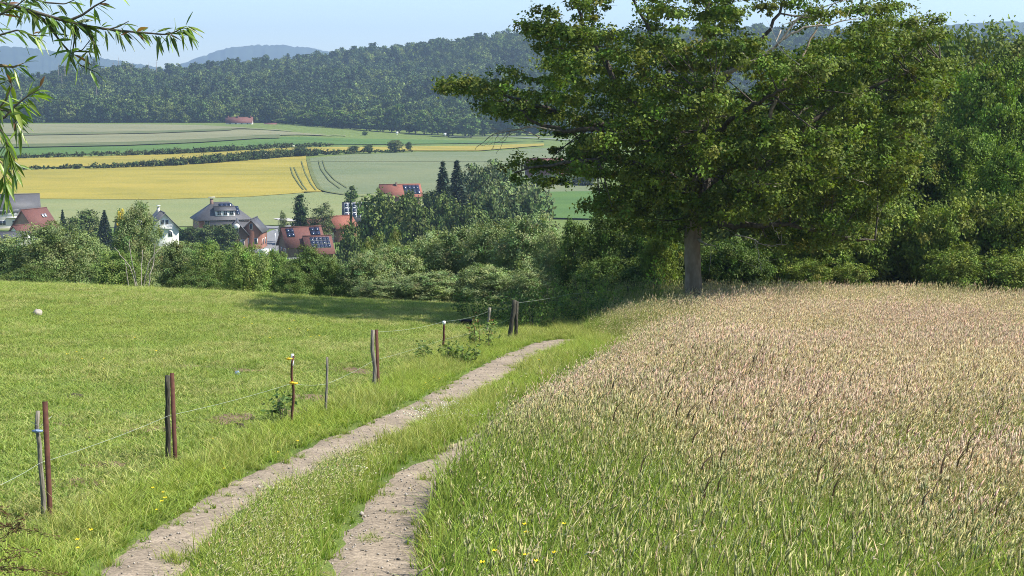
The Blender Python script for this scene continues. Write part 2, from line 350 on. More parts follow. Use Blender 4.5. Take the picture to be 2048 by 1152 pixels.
far_ridge('hill', [(-1200, 130), (-500, 84), (-150, 90), (0, 94), (60, 96), (150, 108), (230, 120), (300, 132), (345, 140), (420, 160), (520, 200), (600, 240)], 5600, 900, 3, 'long hazy blue hill falling away to the right')
far_ridge('hill', [(180, 240), (260, 165), (345, 138), (400, 118), (440, 104), (470, 96), (520, 92), (560, 92), (610, 96), (660, 104), (760, 118), (900, 140), (1100, 170), (1400, 200)], 6400, 900, 4, 'rounded hazy blue hill with a flat wooded top')
far_ridge('hill', [(1500, 120), (1750, 70), (1900, 52), (1960, 48), (2020, 46), (2060, 52), (2200, 60), (2600, 50), (3000, 120)], 3600, 600, 5, 'bluish wooded ridge showing beyond the dense wood')

# ---- fields on the opposite slope
def strip(name, top, bot, x0, x1, mat, label, off=.3, nr=6, step=12, kind='structure', parent=None):
    px = np.arange(x0, x1+.1, step); a = poly_y(top, px); b = poly_y(bot, px)
    PX = np.repeat(px[None], nr, 0); PY = np.stack([b+(a-b)*k/(nr-1) for k in range(nr)])
    V = hit(PX, PY, off).reshape(-1, 3); n = len(px)
    V = np.where(np.isnan(V), 0, V)
    i = np.arange(nr-1)[:, None]*n; j = np.arange(n-1)[None]; Q = np.stack([i+j, i+j+1, i+n+j+1, i+n+j], -1).reshape(-1, 4)
    ok = np.abs(V[:, 1]) > 1; Q = Q[ok[Q].all(1)]
    o = MB().add(V, Q).obj(name, mat, parent, smooth=True)
    return tag(o, label=label, kind=kind) if kind else o
CREST = [(-400, 247), (40, 247.5), (300, 248.5), (400, 250), (460, 253), (560, 259), (640, 267), (720, 272), (800, 275), (900, 276), (1000, 277), (1100, 278)]
B1 = [(-400, 272), (40, 268), (300, 264), (440, 259), (480, 256.5), (520, 257.5), (600, 263), (700, 272), (1100, 279)]
B2 = [(-400, 297), (40, 290), (250, 286), (400, 280), (520, 272), (600, 270.5), (700, 274), (1100, 280)]
G1 = [(-400, 320), (40, 311), (300, 304), (450, 298), (560, 290.5), (660, 289), (800, 288), (960, 286), (1100, 281)]
Y1 = [(-400, 345), (50, 335), (200, 332), (350, 322), (450, 312), (560, 303), (700, 303.5), (820, 301), (960, 301), (1070, 292), (1100, 290)]
Y2 = [(-400, 402), (40, 397), (300, 399), (500, 393), (640, 382.5), (650, 382)]
add = lambda L, d: [(x, y+d) for x, y in L]
strip('rye_field', CREST, B1, -400, 700, M['top'], 'pale grey-green field along the crest of the slope', .6)
strip('grass_balk', add(B1, -2), add(B1, 2), -400, 470, M['balk'], 'upper dark grass balk between two pale fields', .9, 3)
strip('rye_field', add(B1, 2), add(B2, -1.5), -400, 690, M['top'], 'second pale field strip below the upper grass balk', .5)
strip('grass_balk', add(B2, -2.5), add(B2, 4), -400, 560, M['balk'], 'lower dark grass balk above the green strip', .9, 3)
strip('green_field', add(B2, 3), add(G1, 0), -400, 1090, M['green'], 'strip of bright green crop across the slope', .4)
strip('barley_field', add(G1, 5), Y1, -400, 1090, M['wheat'], 'narrow yellow barley strip between two hedges', .4)
strip('barley_field', add(Y1, 4), Y2, -400, 614, M['wheat'], 'large golden yellow barley field above the village', .4, 10)
# curved right-hand end of the barley field and the grey-green field beside it
EDGE = [(612, 318), (616, 330), (622, 345), (629, 362), (637, 378), (645, 384)]
def side_field(name, left, right, mat, label, y0, y1, nr=12, nc=10, off=.4):
    yy = np.linspace(y1, y0, nr); rows = []
    for y in yy:
        l = left(y); r = right(y); rows.append(np.stack([np.linspace(l, r, nc), np.full(nc, y)], -1))
    P = np.array(rows); V = hit(P[..., 0], P[..., 1], off).reshape(-1, 3); i = np.arange(nr-1)[:, None]*nc; j = np.arange(nc-1)[None]
    o = MB().add(V, np.stack([i+j, i+j+1, i+nc+j+1, i+nc+j], -1).reshape(-1, 4)).obj(name, mat, smooth=True); tag(o, label=label, kind='structure'); return o
ex = lambda y: float(np.interp(y, [p[1] for p in EDGE], [p[0] for p in EDGE]))
side_field('barley_field', lambda y: 604.0, lambda y: ex(y), M['wheat'], 'curved end of the golden barley field beside the farm track', 310, 383, off=.46)
V_ = []
strip('wheat_field', [(618, 316), (700, 309), (850, 304), (960, 304), (1080, 296), (1200, 296)], [(618, 323), (1200, 323)], 620, 1196, M['ryegrey'], 'upper headland of the grey-green wheat field', .45, 3)
side_field('wheat_field', lambda y: ex(y)+4, lambda y: 1200.0, M['ryegrey'], 'large grey-green wheat field on the open slope', 320, 388, 14, 26, .35)
strip('wheat_field', [(-400, 402), (40, 397.5), (300, 399.5), (500, 393.5), (640, 383.5), (660, 386), (800, 389), (1080, 389)], [(-400, 470), (200, 455), (560, 450), (800, 440), (1080, 430)], -400, 1080, M['rye'], 'light green wheat field directly behind the houses', .3, 10)
strip('green_field', [(1060, 384), (1300, 380)], [(1060, 434), (1300, 440)], 1060, 1300, M['green'], 'small bright green field behind the clump of trees', .5, 5)
# farm track and tramlines: trodden lines through the crop
def line_on(name, pts, wpx, mat, off, label, n=40):
    p = smooth_line(pts, n); C_ = hit(p[:, 0], p[:, 1], off); d = np.gradient(C_, axis=0); d[:, 2] = 0; d = unit(d)
    s = np.stack([d[:, 1], -d[:, 0], 0*d[:, 0]], -1)*wpx; V = np.concatenate([C_-s, C_+s]); i = np.arange(n-1)
    o = MB().add(V, np.stack([i, i+1, i+n+1, i+n], -1)).obj(name, mat, smooth=True); tag(o, label=label, kind='structure'); return o
line_on('farm_track', [(616, 317), (620, 335), (628, 358), (640, 378), (660, 384), (690, 388), (730, 391)], .7, M['tram'], .62, 'dark worn farm track between barley and wheat')
for k, (pp, mm) in enumerate([([(581, 334), (586, 350), (598, 368), (607, 379)], 'first'), ([(588, 334), (596, 352), (606, 370), (614, 380)], 'second'), ([(603, 322), (610, 345), (622, 368), (632, 380)], 'third')]):
    line_on('tramline', pp, .22, M['tram'], .6, '%s dark wheel line in the corner of the barley field, counted from the houses' % mm)
for pp, mm in (([(637, 320), (642, 338), (658, 360), (680, 376)], 'left'), ([(645, 320), (652, 340), (668, 358), (694, 375)], 'right')):
    line_on('tramline', pp, .22, M['tram'], .6, '%s hand dark wheel line curving through the grey-green wheat' % mm)
# village green and road
strip('village_meadow', [(-300, 452), (150, 447), (560, 446), (760, 444), (1060, 436)], [(-300, 560), (1060, 560)], -300, 1060, M['lawn'], 'mown green land among the village houses', .12, 8)
def road(pts, hw, name, mat, off, label, n=50):
    return line_on(name, pts, hw, mat, off, label, n)
road([(505, 452), (545, 455), (590, 452), (640, 446)], 3.0, 'road', M['asphalt'], .35, 'grey village road passing behind the bus shelter')
road([(520, 505), (535, 490), (548, 474), (566, 462), (590, 455), (620, 450)], 3.4, 'road', M['asphalt'], .38, 'grey side road curving down past the red-roofed house')
road([(556, 484), (562, 472), (578, 460), (600, 452)], .45, 'kerb', M['pave'], .5, 'pale kerb along the bend of the side road')
road([(560, 436), (580, 441), (610, 440)], 2.0, 'pavement', M['pave'], .42, 'pale pavement in front of the glass shelter')
road([(900, 273), (960, 274), (1020, 273), (1100, 277), (1180, 282)], 3.0, 'road', M['asphalt'], .8, 'distant country road along the foot of the wood')
strip('mown_meadow', [(880, 271), (940, 266), (1000, 259), (1060, 258), (1130, 262)], [(880, 273), (1130, 272)], 885, 1130, M['top'], 'pale mown meadow beyond the country road', 3.0, 4) if False else None

# ---- track: two gravel wheel lines
LL = [(170, 1175), (300, 1065), (400, 1010), (500, 950), (600, 905), (700, 860), (800, 820), (900, 765), (1000, 712), (1070, 685)]
LR = [(330, 1175), (440, 1045), (542, 984), (644, 936), (781, 878), (870, 830), (960, 785), (1060, 720), (1128, 689)]
RL = [(640, 1180), (690, 1085), (733, 1004), (815, 936), (897, 898), (960, 862), (1050, 800), (1140, 745), (1185, 716)]
RR = [(852, 1180), (842, 1093), (872, 1031), (890, 994), (945, 935), (1010, 890), (1090, 845), (1180, 775), (1225, 735)]
def edge_world(pts, n, tail):
    P = hit([p[0] for p in pts], [p[1] for p in pts]); P = np.concatenate([P, np.array(tail)], 0)
    s = np.concatenate([[0], np.cumsum(np.linalg.norm(np.diff(P[:, :2], axis=0), axis=1))]); u = np.linspace(0, s[-1], n)
    q = np.stack([np.interp(u, s, P[:, k]) for k in range(3)], -1)
    for _ in range(6): q[1:-1] = (q[:-2]+2*q[1:-1]+q[2:])/4
    return q
def tailp(x, y): return [(x[k], y[k], 0) for k in range(len(x))]
EL = edge_world(LL, 160, tailp([1.2], [38.6])); ER = edge_world(LR, 160, tailp([2.0], [38.2]))
FL = edge_world(RL, 160, tailp([2.9], [36.4])); FR = edge_world(RR, 160, tailp([3.3], [35.6]))
def track(A, B, name, label, seed):
    rng = np.random.default_rng(seed); nc = 7; rows = []
    ja = np.convolve(rng.normal(0, .06, len(A)+8), np.ones(3)/3, 'same')[:len(A)]; jb = np.convolve(rng.normal(0, .06, len(A)+8), np.ones(3)/3, 'same')[:len(A)]
    for k in range(len(A)):
        d = unit((B[k]-A[k])[None])[0]; a = A[k]+d*(ja[k]-.10); b = B[k]+d*(jb[k]+.10)
        rows.append(a+(b-a)*np.linspace(0, 1, nc)[:, None])
    V = np.concatenate(rows); n = len(A)
    c = np.tile(np.linspace(-1, 1, nc), n); V[:, 2] = H(V[:, 0], V[:, 1])+.020-.006*(1-c**2)-.05*(np.abs(c) > .99)+rng.normal(0, .0012, len(V))
    i = np.arange(n-1)[:, None]*nc; j = np.arange(nc-1)[None]
    tag(MB().add(V, np.stack([i+j, i+j+1, i+nc+j+1, i+nc+j], -1).reshape(-1, 4)).obj(name, M['gravel'], smooth=True), label=label, kind='structure')
track(EL, ER, 'wheel_track', 'left gravel wheel track beside the fence', 11); track(FL, FR, 'wheel_track', 'right gravel wheel track along the tall meadow', 12)
def track_x(E, y): return np.interp(y, E[:, 1], E[:, 0])
# loose stones on the wheel tracks
def pebbles():
    rng = np.random.default_rng(5); mb = MB()
    for A, B, m in ((EL, ER, 900), (FL, FR, 1700)):
        k = rng.integers(0, len(A), m); u = rng.random(m)**.7 if A is FL else rng.random(m)
        u = 1-u if A is FL else u
        P = A[k]+(B[k]-A[k])*u[:, None]+rng.normal(0, .05, (m, 3)); P[:, 2] = H(P[:, 0], P[:, 1])+.02
        s = rng.lognormal(-4.75, .42, m)
        for i in range(m):
            o = np.array([[1, 0, 0], [0, 1, 0], [-1, 0, 0], [0, -1, 0], [0, 0, .8], [0, 0, -.5]])*s[i]*rng.uniform(.6, 1.3, (6, 1)); a = rng.random()*6.28
            ca, sa = math.cos(a), math.sin(a); o = o@np.array([[ca, -sa, 0], [sa, ca, 0], [0, 0, 1]])
            g = rng.uniform(.13, .42); mb.add(P[i]+o, None, [[0, 1, 4], [1, 2, 4], [2, 3, 4], [3, 0, 4], [1, 0, 5], [2, 1, 5], [3, 2, 5], [0, 3, 5]], col=(g, g*.9, g*.78))
    o = mb.obj('gravel_stones', mat_leaf('gravel_stone', 0, .9, .15)); tag(o, 'small loose stones scattered over the gravel wheel tracks', 'gravel', kind='stuff')
pebbles()
# ================================================================== VEGETATION helpers
def scatter(name, protos, P, rot, scl, idx, label, cat):
    """stuff object: geometry-node instances of prototype meshes on given points"""
    c = bpy.data.collections.new(name+'_sources')
    for k, me in enumerate(protos): c.objects.link(bpy.data.objects.new('%s_source_%02d' % (name, k), me))
    me = bpy.data.meshes.new(name); me.vertices.add(len(P)); me.vertices.foreach_set('co', np.asarray(P, np.float32).ravel())
    for nm, ty, dat, key in (('rot', 'FLOAT_VECTOR', rot, 'vector'), ('scl', 'FLOAT_VECTOR', scl, 'vector'), ('idx', 'INT', idx, 'value')):
        a = me.attributes.new(nm, ty, 'POINT'); a.data.foreach_set(key, np.asarray(dat, np.int32 if ty == 'INT' else np.float32).ravel())
    o = link(bpy.data.objects.new(name, me)); tag(o, label, cat, kind='stuff')
    g = bpy.data.node_groups.new(name+'_nodes', 'GeometryNodeTree')
    g.interface.new_socket('Geometry', in_out='INPUT', socket_type='NodeSocketGeometry'); g.interface.new_socket('Geometry', in_out='OUTPUT', socket_type='NodeSocketGeometry')
    N = g.nodes.new; gi = N('NodeGroupInput'); go = N('NodeGroupOutput'); ip = N('GeometryNodeInstanceOnPoints'); ci = N('GeometryNodeCollectionInfo')
    ci.inputs['Collection'].default_value = c; ci.inputs['Separate Children'].default_value = True; ci.inputs['Reset Children'].default_value = True
    def na(nm, ty):
        n = N('GeometryNodeInputNamedAttribute'); n.data_type = ty; n.inputs['Name'].default_value = nm; return n.outputs['Attribute']
    L = g.links.new; L(gi.outputs[0], ip.inputs['Points']); L(ci.outputs[0], ip.inputs['Instance']); ip.inputs['Pick Instance'].default_value = True
    L(na('idx', 'INT'), ip.inputs['Instance Index']); L(na('rot', 'FLOAT_VECTOR'), ip.inputs['Rotation']); L(na('scl', 'FLOAT_VECTOR'), ip.inputs['Scale']); L(ip.outputs[0], go.inputs[0])
    md = o.modifiers.new('scatter', 'NODES'); md.node_group = g
    return o
def blades(mb, rng, B, h, lean, wdt, c0, c1, segs=3, curve=.5):
    """bent grass blades: base B, height h, horizontal lean vector, width, colour root to tip"""
    n = len(B); t = np.linspace(0, 1, segs+1); h = np.broadcast_to(h, (n,)); wdt = np.broadcast_to(wdt, (n,))
    ln = np.linalg.norm(lean, axis=1)
    ctr = B[:, None]+lean[:, None]*(t**2)[None, :, None]+np.array([0, 0, 1.0])*(h[:, None]*(t-curve*.35*t**2)[None])[..., None]
    a = rng.random(n)*2*np.pi; s = np.stack([np.cos(a), np.sin(a), 0*a], -1)
    wt = np.array([1, .9, .6, .12, .1])[:segs+1] if segs == 3 else np.linspace(1, .12, segs+1)
    off = s[:, None]*(wdt[:, None]*.5*wt[None])[..., None]
    V = np.stack([ctr-off, ctr+off], 2); V = V.reshape(n, -1, 3); m = 2*(segs+1)
    base = (np.arange(n)*m)[:, None]; k = 2*np.arange(segs)[None]
    Q = np.stack([base+k, base+k+1, base+k+3, base+k+2], -1).reshape(-1, 4)
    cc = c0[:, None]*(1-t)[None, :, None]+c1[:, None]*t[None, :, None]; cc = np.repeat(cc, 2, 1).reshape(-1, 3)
    mb.add(V.reshape(-1, 3), Q, col=cc); return ctr[:, -1], unit(ctr[:, -1]-ctr[:, -2])
def spindles(mb, rng, P, D, L, r, col):
    """seed heads: little three-sided spindles starting at P along D"""
    n = len(P); D = unit(D); a = unit(np.cross(D, rng.normal(size=(n, 3)))); b = np.cross(D, a); L = np.broadcast_to(L, (n,)); r = np.broadcast_to(r, (n,))
    drop = np.array([0, 0, -1.0])*L[:, None]*.15
    V = [P]
    for k in range(3):
        an = 2*np.pi*k/3; V.append(P+D*L[:, None]*.4+(a*math.cos(an)+b*math.sin(an))*r[:, None])
    V.append(P+D*L[:, None]+drop); V = np.stack(V, 1).reshape(-1, 3); o = (np.arange(n)*5)[:, None]
    T = np.concatenate([o+np.array(t)[None] for t in ([0, 2, 1], [0, 3, 2], [0, 1, 3], [4, 1, 2], [4, 2, 3], [4, 3, 1])])
    mb.add(V, None, T, col=np.repeat(np.broadcast_to(col, (n, 3)), 5, 0))
def jitcol(rng, c, n, v=.15, w=.06):
    return np.clip(np.asarray(c)[None]*(1+rng.normal(0, v, (n, 1)))*(1+rng.normal(0, w, (n, 3))), .004, .95)
# ---- short pasture turf
def turf_proto(seed, n, size, h, wdt, c0, c1, brown=.1, lean=.6):
    rng = np.random.default_rng(seed); mb = MB(); B = np.zeros((n, 3)); a_ = rng.random(n)*6.28; q_ = size*.6*np.sqrt(rng.random(n)); B[:, 0] = np.cos(a_)*q_; B[:, 1] = np.sin(a_)*q_
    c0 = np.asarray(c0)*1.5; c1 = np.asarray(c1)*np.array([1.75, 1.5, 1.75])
    cl = rng.normal(0, size*.25, (max(6, n//25), 2)); k = rng.integers(0, len(cl), n); m = rng.random(n) < .6
    B[m, :2] = cl[k[m]]+rng.normal(0, size*.05, (m.sum(), 2))
    hh = h*rng.lognormal(0, .35, n); le = np.zeros((n, 3)); le[:, :2] = rng.normal(0, 1, (n, 2))*(hh*lean)[:, None]
    k0 = jitcol(rng, c0, n); k1 = jitcol(rng, c1, n); bm = rng.random(n) < brown; k1[bm] = jitcol(rng, (.34, .30, .13), bm.sum())
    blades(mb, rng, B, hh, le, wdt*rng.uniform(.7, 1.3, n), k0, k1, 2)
    return mb
def in_view(P, mx=60, my=80):
    px, py = project(P); return (px > -mx) & (px < 2048+mx) & (py < 1152+my) & (py > -50)
def field_points(rng, x0, x1, y0, y1, d):
    nx = int((x1-x0)/d); ny = int((y1-y0)/d); g = np.stack(np.meshgrid(np.arange(nx), np.arange(ny), indexing='ij'), -1).reshape(-1, 2)*d
    p = g+rng.uniform(0, d, g.shape)+np.array([x0, y0]); P = np.concatenate([p, H(p[:, 0], p[:, 1])[:, None]], 1); return P
BARE = [(140, 968, .26, .10), (205, 930, .18, .08), (130, 850, .2, .06), (660, 800, .6, .22), (615, 830, .5, .2), (460, 838, .35, .15), (300, 860, .3, .1), (420, 737, .8, .15), (715, 742, .5, .2), (1020, 640, .5, .2), (740, 785, .4, .15)]
BW = [(hit1(p[0], p[1]), p[2], p[3]) for p in BARE]
def bare_mask(P):
    m = np.zeros(len(P), bool)
    for c, a, b in BW: m |= ((P[:, 0]-c[0])/a)**2+((P[:, 1]-c[1])/(b*3))**2 < 1
    return m
def pasture():
    rng = np.random.default_rng(21)
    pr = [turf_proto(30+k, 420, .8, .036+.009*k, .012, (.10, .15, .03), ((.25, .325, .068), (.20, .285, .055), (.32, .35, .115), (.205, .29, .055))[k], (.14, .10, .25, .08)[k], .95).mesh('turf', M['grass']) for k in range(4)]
    P = field_points(rng, -40, 3, 6, 62, .42); P = P[in_view(P, 800, 500)]
    fence = np.interp(P[:, 1], [8, 12, 19, 25, 33, 38, 45, 60], [-3.6, -3.7, -2.85, -2.2, -1.4, -.2, .5, 2.0])
    P = P[(P[:, 0] < fence+.25)]; b = bare_mask(P); P = P[~b | (rng.random(len(P)) < .15)]
    nz = vnoise(rng, P[:, :2], 3.0); idx = np.clip((nz*4+rng.normal(0, .7, len(P))), 0, 3.99).astype(int)
    s = rng.uniform(.75, 1.3, len(P))*(1+.5*(vnoise(rng, P[:, :2]+50, 1.6) > .78)); far = 1+np.clip(P[:, 1]-30, 0, 30)*.012
    rot = np.zeros((len(P), 3)); rot[:, 2] = rng.random(len(P))*6.28; rot[:, 0] = -.08
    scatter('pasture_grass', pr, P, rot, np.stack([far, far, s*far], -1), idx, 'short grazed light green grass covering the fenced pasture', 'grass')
pasture()
def verge():
    rng = np.random.default_rng(22)
    pr = [turf_proto(40+k, 110, .34, (.12, .16, .20, .10)[k], .012, (.09, .16, .02), ((.21, .285, .045), (.19, .27, .04), (.24, .29, .07), (.175, .245, .04))[k], (.05, .04, .12, .06)[k], .5).mesh('verge', M['grass']) for k in range(4)]
    # taller pale seed stems for the near part of the middle strip
    rg = np.random.default_rng(49); mb = MB()
    for n, h, w_, c0, c1 in ((300, .17, .012, (.15, .24, .03), (.38, .48, .10)), (60, .26, .007, (.18, .25, .05), (.48, .50, .20))):
        n = n//3; B = np.zeros((n, 3)); B[:, :2] = rg.normal(0, .12, (n, 2)); hh = h*rg.lognormal(0, .25, n); le = np.zeros((n, 3)); le[:, :2] = rg.normal(0, .35, (n, 2))*hh[:, None]; le[:, 0] += .15*hh
        tp, dr = blades(mb, rg, B, hh, le, w_, jitcol(rg, c0, n), jitcol(rg, c1, n), 2)
        if h > .2: spindles(mb, rg, tp-dr*.02, dr, .07, .005, jitcol(rg, (.50, .46, .25), n))
    pr.append(mb.mesh('verge', M['grass']))
    P = field_points(rng, -7, 7, 6, 50, .14); P = P[in_view(P, 700, 600)]
    y = P[:, 1]; fence = np.interp(y, [8, 12, 19, 25, 33, 38, 45, 60], [-3.6, -3.7, -2.85, -2.2, -1.4, -.2, .5, 2.0])
    xl, xr, yl, yr = track_x(EL, y), track_x(ER, y), track_x(FL, y), track_x(FR, y)
    j = .10*(vnoise(rng, P[:, :2], .35)-.5)*2
    v1 = (P[:, 0] > fence-.1) & (P[:, 0] < xl-.15+j); v2 = (P[:, 0] > xr+.18+j) & (P[:, 0] < yl-.17+j); v3 = (P[:, 0] > yr+.05) & (P[:, 0] < yr+.5)
    sparse = ((P[:, 0] > yl-.1) & (P[:, 0] < yl+.35) & (rng.random(len(P)) < .07)) | ((P[:, 0] > xr-.35) & (P[:, 0] < xr+.1) & (rng.random(len(P)) < .05)) | ((P[:, 0] > xl-.1) & (P[:, 0] < xl+.15) & (rng.random(len(P)) < .12))
    v2 = v2 | ((y > 38.3) & (P[:, 0] > fence) & (P[:, 0] < 3.6)) | ((y > 35.4) & (y < 38.4) & (P[:, 0] > yl-.2) & (P[:, 0] < 3.8))
    keep = v1 | v2 | v3 | sparse; P = P[keep]; v1, v2, v3, sp = v1[keep], v2[keep], v3[keep], sparse[keep]; y = y[keep]
    nz = vnoise(rng, P[:, :2], 1.4); idx = np.clip(nz*4+rng.normal(0, .6, len(P)), 0, 3.99).astype(int)
    tallp = v2 & (P[:, 0] > np.interp(y, ER[:, 1], ER[:, 0])+.22) & (y < 15.8) & (rng.random(len(P)) < .5); idx[tallp] = 4
    dist_edge = np.minimum(np.abs(P[:, 0]-np.interp(P[:, 1], EL[:, 1], EL[:, 0])), np.abs(P[:, 0]-np.interp(P[:, 1], ER[:, 1], ER[:, 0])))
    s = rng.uniform(.7, 1.25, len(P)); s = np.where(sp, .45, s); s = np.where(v1, s*np.clip(.45+.6*dist_edge, .5, .85), s); s = np.where(v2, s*.85, s)
    rot = np.zeros((len(P), 3)); rot[:, 2] = np.where(tallp, rng.normal(0, .5, len(P)), rng.random(len(P))*6.28)
    xs = np.where(sp, .5, .8)
    scatter('verge_grass', pr, P, rot, np.stack([xs, xs, s], -1), idx, 'lush bright green grass along the track and on its middle strip', 'grass')
verge()
# ---- tall flowering meadow
def hay_proto(seed, kind):
    rng = np.random.default_rng(seed); mb = MB(); S = .7
    ns, nb = {'tan': (92, 130), 'pink': (96, 120), 'green': (26, 330), 'olive': (60, 210)}[kind]
    B = np.zeros((nb, 3)); B[:, :2] = rng.uniform(-S/2, S/2, (nb, 2)); hh = {'tan': .50, 'pink': .50, 'green': .64, 'olive': .60}[kind]*rng.lognormal(0, .25, nb)
    le = np.zeros((nb, 3)); le[:, :2] = rng.normal(0, .20, (nb, 2))*hh[:, None]; le[:, 0] += .12*hh
    g1 = {'tan': (.38, .32, .14), 'pink': (.37, .30, .15), 'green': (.20, .275, .045), 'olive': (.24, .28, .07)}[kind]
    blades(mb, rng, B, hh, le, .012*rng.uniform(.6, 1.4, nb), jitcol(rng, (.14, .20, .04), nb), jitcol(rng, np.asarray(g1)*1.35, nb, .2), 3, .8)
    B = np.zeros((ns, 3)); B[:, :2] = rng.uniform(-S/2, S/2, (ns, 2)); hh = np.clip(.66*rng.lognormal(0, .30, ns), .28, 1.05)
    le = np.zeros((ns, 3)); le[:, :2] = rng.normal(0, .10, (ns, 2))*hh[:, None]; le[:, 0] += .14*hh*rng.uniform(.0, 1.9, ns)
    c0 = jitcol(rng, (.20, .22, .07), ns); sc_ = {'tan': (.56, .485, .27), 'pink': (.54, .44, .29), 'green': (.34, .36, .13), 'olive': (.46, .43, .19)}[kind]
    tp, dr = blades(mb, rng, B, hh, le, .0075, c0*1.3, jitcol(rng, np.asarray(sc_)*1.08, ns, .12), 4, .3)
    hc = {'tan': (.74, .63, .39), 'pink': (.70, .56, .41), 'green': (.48, .46, .22), 'olive': (.60, .53, .29)}[kind]
    col = jitcol(rng, hc, ns, .10)*rng.choice([.62, .9, 1.0, 1.08], ns, p=[.14, .40, .34, .12])[:, None]; L = rng.uniform(.06, .17, ns); dr = unit(dr+np.stack([rng.uniform(-.3, .15, ns), 0*L, .35+0*L], -1)); spindles(mb, rng, tp-dr*.03, dr, L, rng.uniform(.004, .0085, ns), col)
    k = np.repeat(np.arange(ns), 4); u = rng.random(len(k))                 # spikelets around every head
    P = tp[k]+dr[k]*(L[k]*(u*1.1-.35))[:, None]+rng.normal(0, .013, (len(k), 3))*(1.2-u)[:, None]
    leaves(mb, rng, P, rng.normal(size=(len(k), 3))+np.array([.2, 0, .6]), rng.uniform(.012, .026, len(k)), .35, np.clip(col[k]*rng.uniform(.8, 1.15, (len(k), 1)), 0, .9), T=dr[k]+rng.normal(0, .35, (len(k), 3)))
    return mb.mesh('meadow_'+kind, M['hay'])
def meadow():
    rng = np.random.default_rng(23); kinds = ['green', 'green', 'olive', 'olive', 'tan', 'tan', 'tan', 'pink', 'pink', 'pink']
    pr = [hay_proto(60+k, kd) for k, kd in enumerate(kinds)]
    P = field_points(rng, -2, 42, 6, 59, .34); P = P[in_view(P, 950, 900)]
    xr = track_x(FR, P[:, 1])-1.3*sstep(35.5, 41, P[:, 1]); d = P[:, 0]-xr-.30*(vnoise(rng, P[:, :2], .8)-.5); keep = d > .32-.30*sstep(14, 20, P[:, 1])
    keep &= P[:, 0] > np.interp(P[:, 1], [0, 36, 41, 50, 60], [-9, -9, 2.3, 2.5, 2.5])
    P = P[keep]; d = d[keep]
    nz = vnoise(rng, P[:, :2], 2.6)+.5*vnoise(rng, P[:, :2]+31, .9); y = P[:, 1]
    green = np.clip(1.5-d*.55, 0, 1.1)*sstep(20, 12, y)+.95*sstep(14.4, 10.5, y)*np.clip(1.6-.27*d, 0, 1)+.22*sstep(17, 11, y)+.75*sstep(35, 41, y)*sstep(7, 3.2, P[:, 0])+.30*sstep(36, 46, y)
    g = green+.85*(nz-.72)+rng.normal(0, .16, len(P))
    pinkz = vnoise(rng, P[:, :2]+7, 4.5)+.3*sstep(40, 20, y)+rng.normal(0, .2, len(P))
    idx = np.where(g > .62, rng.integers(0, 2, len(P)), np.where(g > .30, rng.integers(2, 4, len(P)), np.where(pinkz > .62, rng.integers(7, 10, len(P)), rng.integers(4, 7, len(P)))))
    s = rng.uniform(.85, 1.12, len(P))*(.70+.42*vnoise(rng, P[:, :2]+90, 1.8))*np.clip(np.where(P[:, 1] > 34, .45+.4*d, .72+.3*d), .5, 1)
    rot = np.zeros((len(P), 3)); rot[:, 2] = rng.normal(-.1, .35, len(P)); rot[:, 1] = .30*np.clip(vnoise(rng, P[:, :2]+17, 1.7)-.45, 0, 1)+rng.normal(.03, .07, len(P)); rot[:, 0] = .35*(vnoise(rng, P[:, :2]+57, 1.3)-.5)
    scatter('meadow_grass', pr, P, rot, np.stack([np.ones(len(P)), np.ones(len(P)), s], -1), idx, 'tall ripe tan and pinkish flowering grass of the hay meadow', 'grass')
    # taller heads leaning with the wind, backlit shade put into their dark colour
    mb = MB(); q = np.stack([rng.uniform(1220, 2040, 75), 690+320*rng.random(75)**1.5], -1); n0 = len(q)
    q2 = np.stack([rng.uniform(1350, 1640, 22), rng.uniform(690, 790, 22)], -1); q = np.concatenate([q, q2])
    tip = hit(q[:, 0], q[:, 1], 1.0); tip = tip[~np.isnan(tip[:, 0])]; tip = tip[tip[:, 1] < 45]; n = len(tip)
    B = tip.copy(); B[:, 0] -= rng.uniform(.15, .4, n); B[:, 2] = H(B[:, 0], B[:, 1]); hh = rng.uniform(1.0, 1.3, n)
    le = np.zeros((n, 3)); le[:, 0] = rng.uniform(.1, .35, n); le[:, 1] = rng.normal(0, .08, n)
    tp, dr = blades(mb, rng, B, hh, le, .005, jitcol(rng, (.2, .22, .08), n), jitcol(rng, (.22, .17, .08), n), 5, .3)
    dr[:, 0] += rng.uniform(-.1, .35, n); dr = unit(dr)
    ar = np.zeros((n, 3)); ar[:, 0] = rng.uniform(.06, .24, n); ar[:, 1] = rng.normal(0, .03, n)
    for _ in range(2): blades(mb, rng, tp-dr*.03, rng.uniform(.18, .30, n), ar, .013, jitcol(rng, (.15, .10, .06), n, .25), jitcol(rng, (.20, .14, .08), n, .25), 4, .9)
    q = np.stack([rng.uniform(860, 2300, 2600), 620+560*rng.random(2600)**.8], -1); tip = hit(q[:, 0], q[:, 1], .95); tip = tip[~np.isnan(tip[:, 0])]; tip = tip[(tip[:, 1] < 42) & (tip[:, 0] > track_x(FR, tip[:, 1])+.45)]; dt = tip[:, 0]-track_x(FR, tip[:, 1]); tip = tip[rng.random(len(tip)) > .93*sstep(16.5, 13, tip[:, 1])*sstep(6.5, 3, dt)]; n = len(tip)
    B = tip.copy(); B[:, 0] -= rng.uniform(.0, .3, n); B[:, 2] = H(B[:, 0], B[:, 1]); le = np.zeros((n, 3)); le[:, 0] = rng.normal(.12, .16, n); le[:, 1] = rng.normal(0, .1, n)
    tp, dr = blades(mb, rng, B, rng.uniform(.85, 1.2, n), le, .005, jitcol(rng, (.28, .29, .11), n), jitcol(rng, (.52, .44, .24), n), 5, .3)
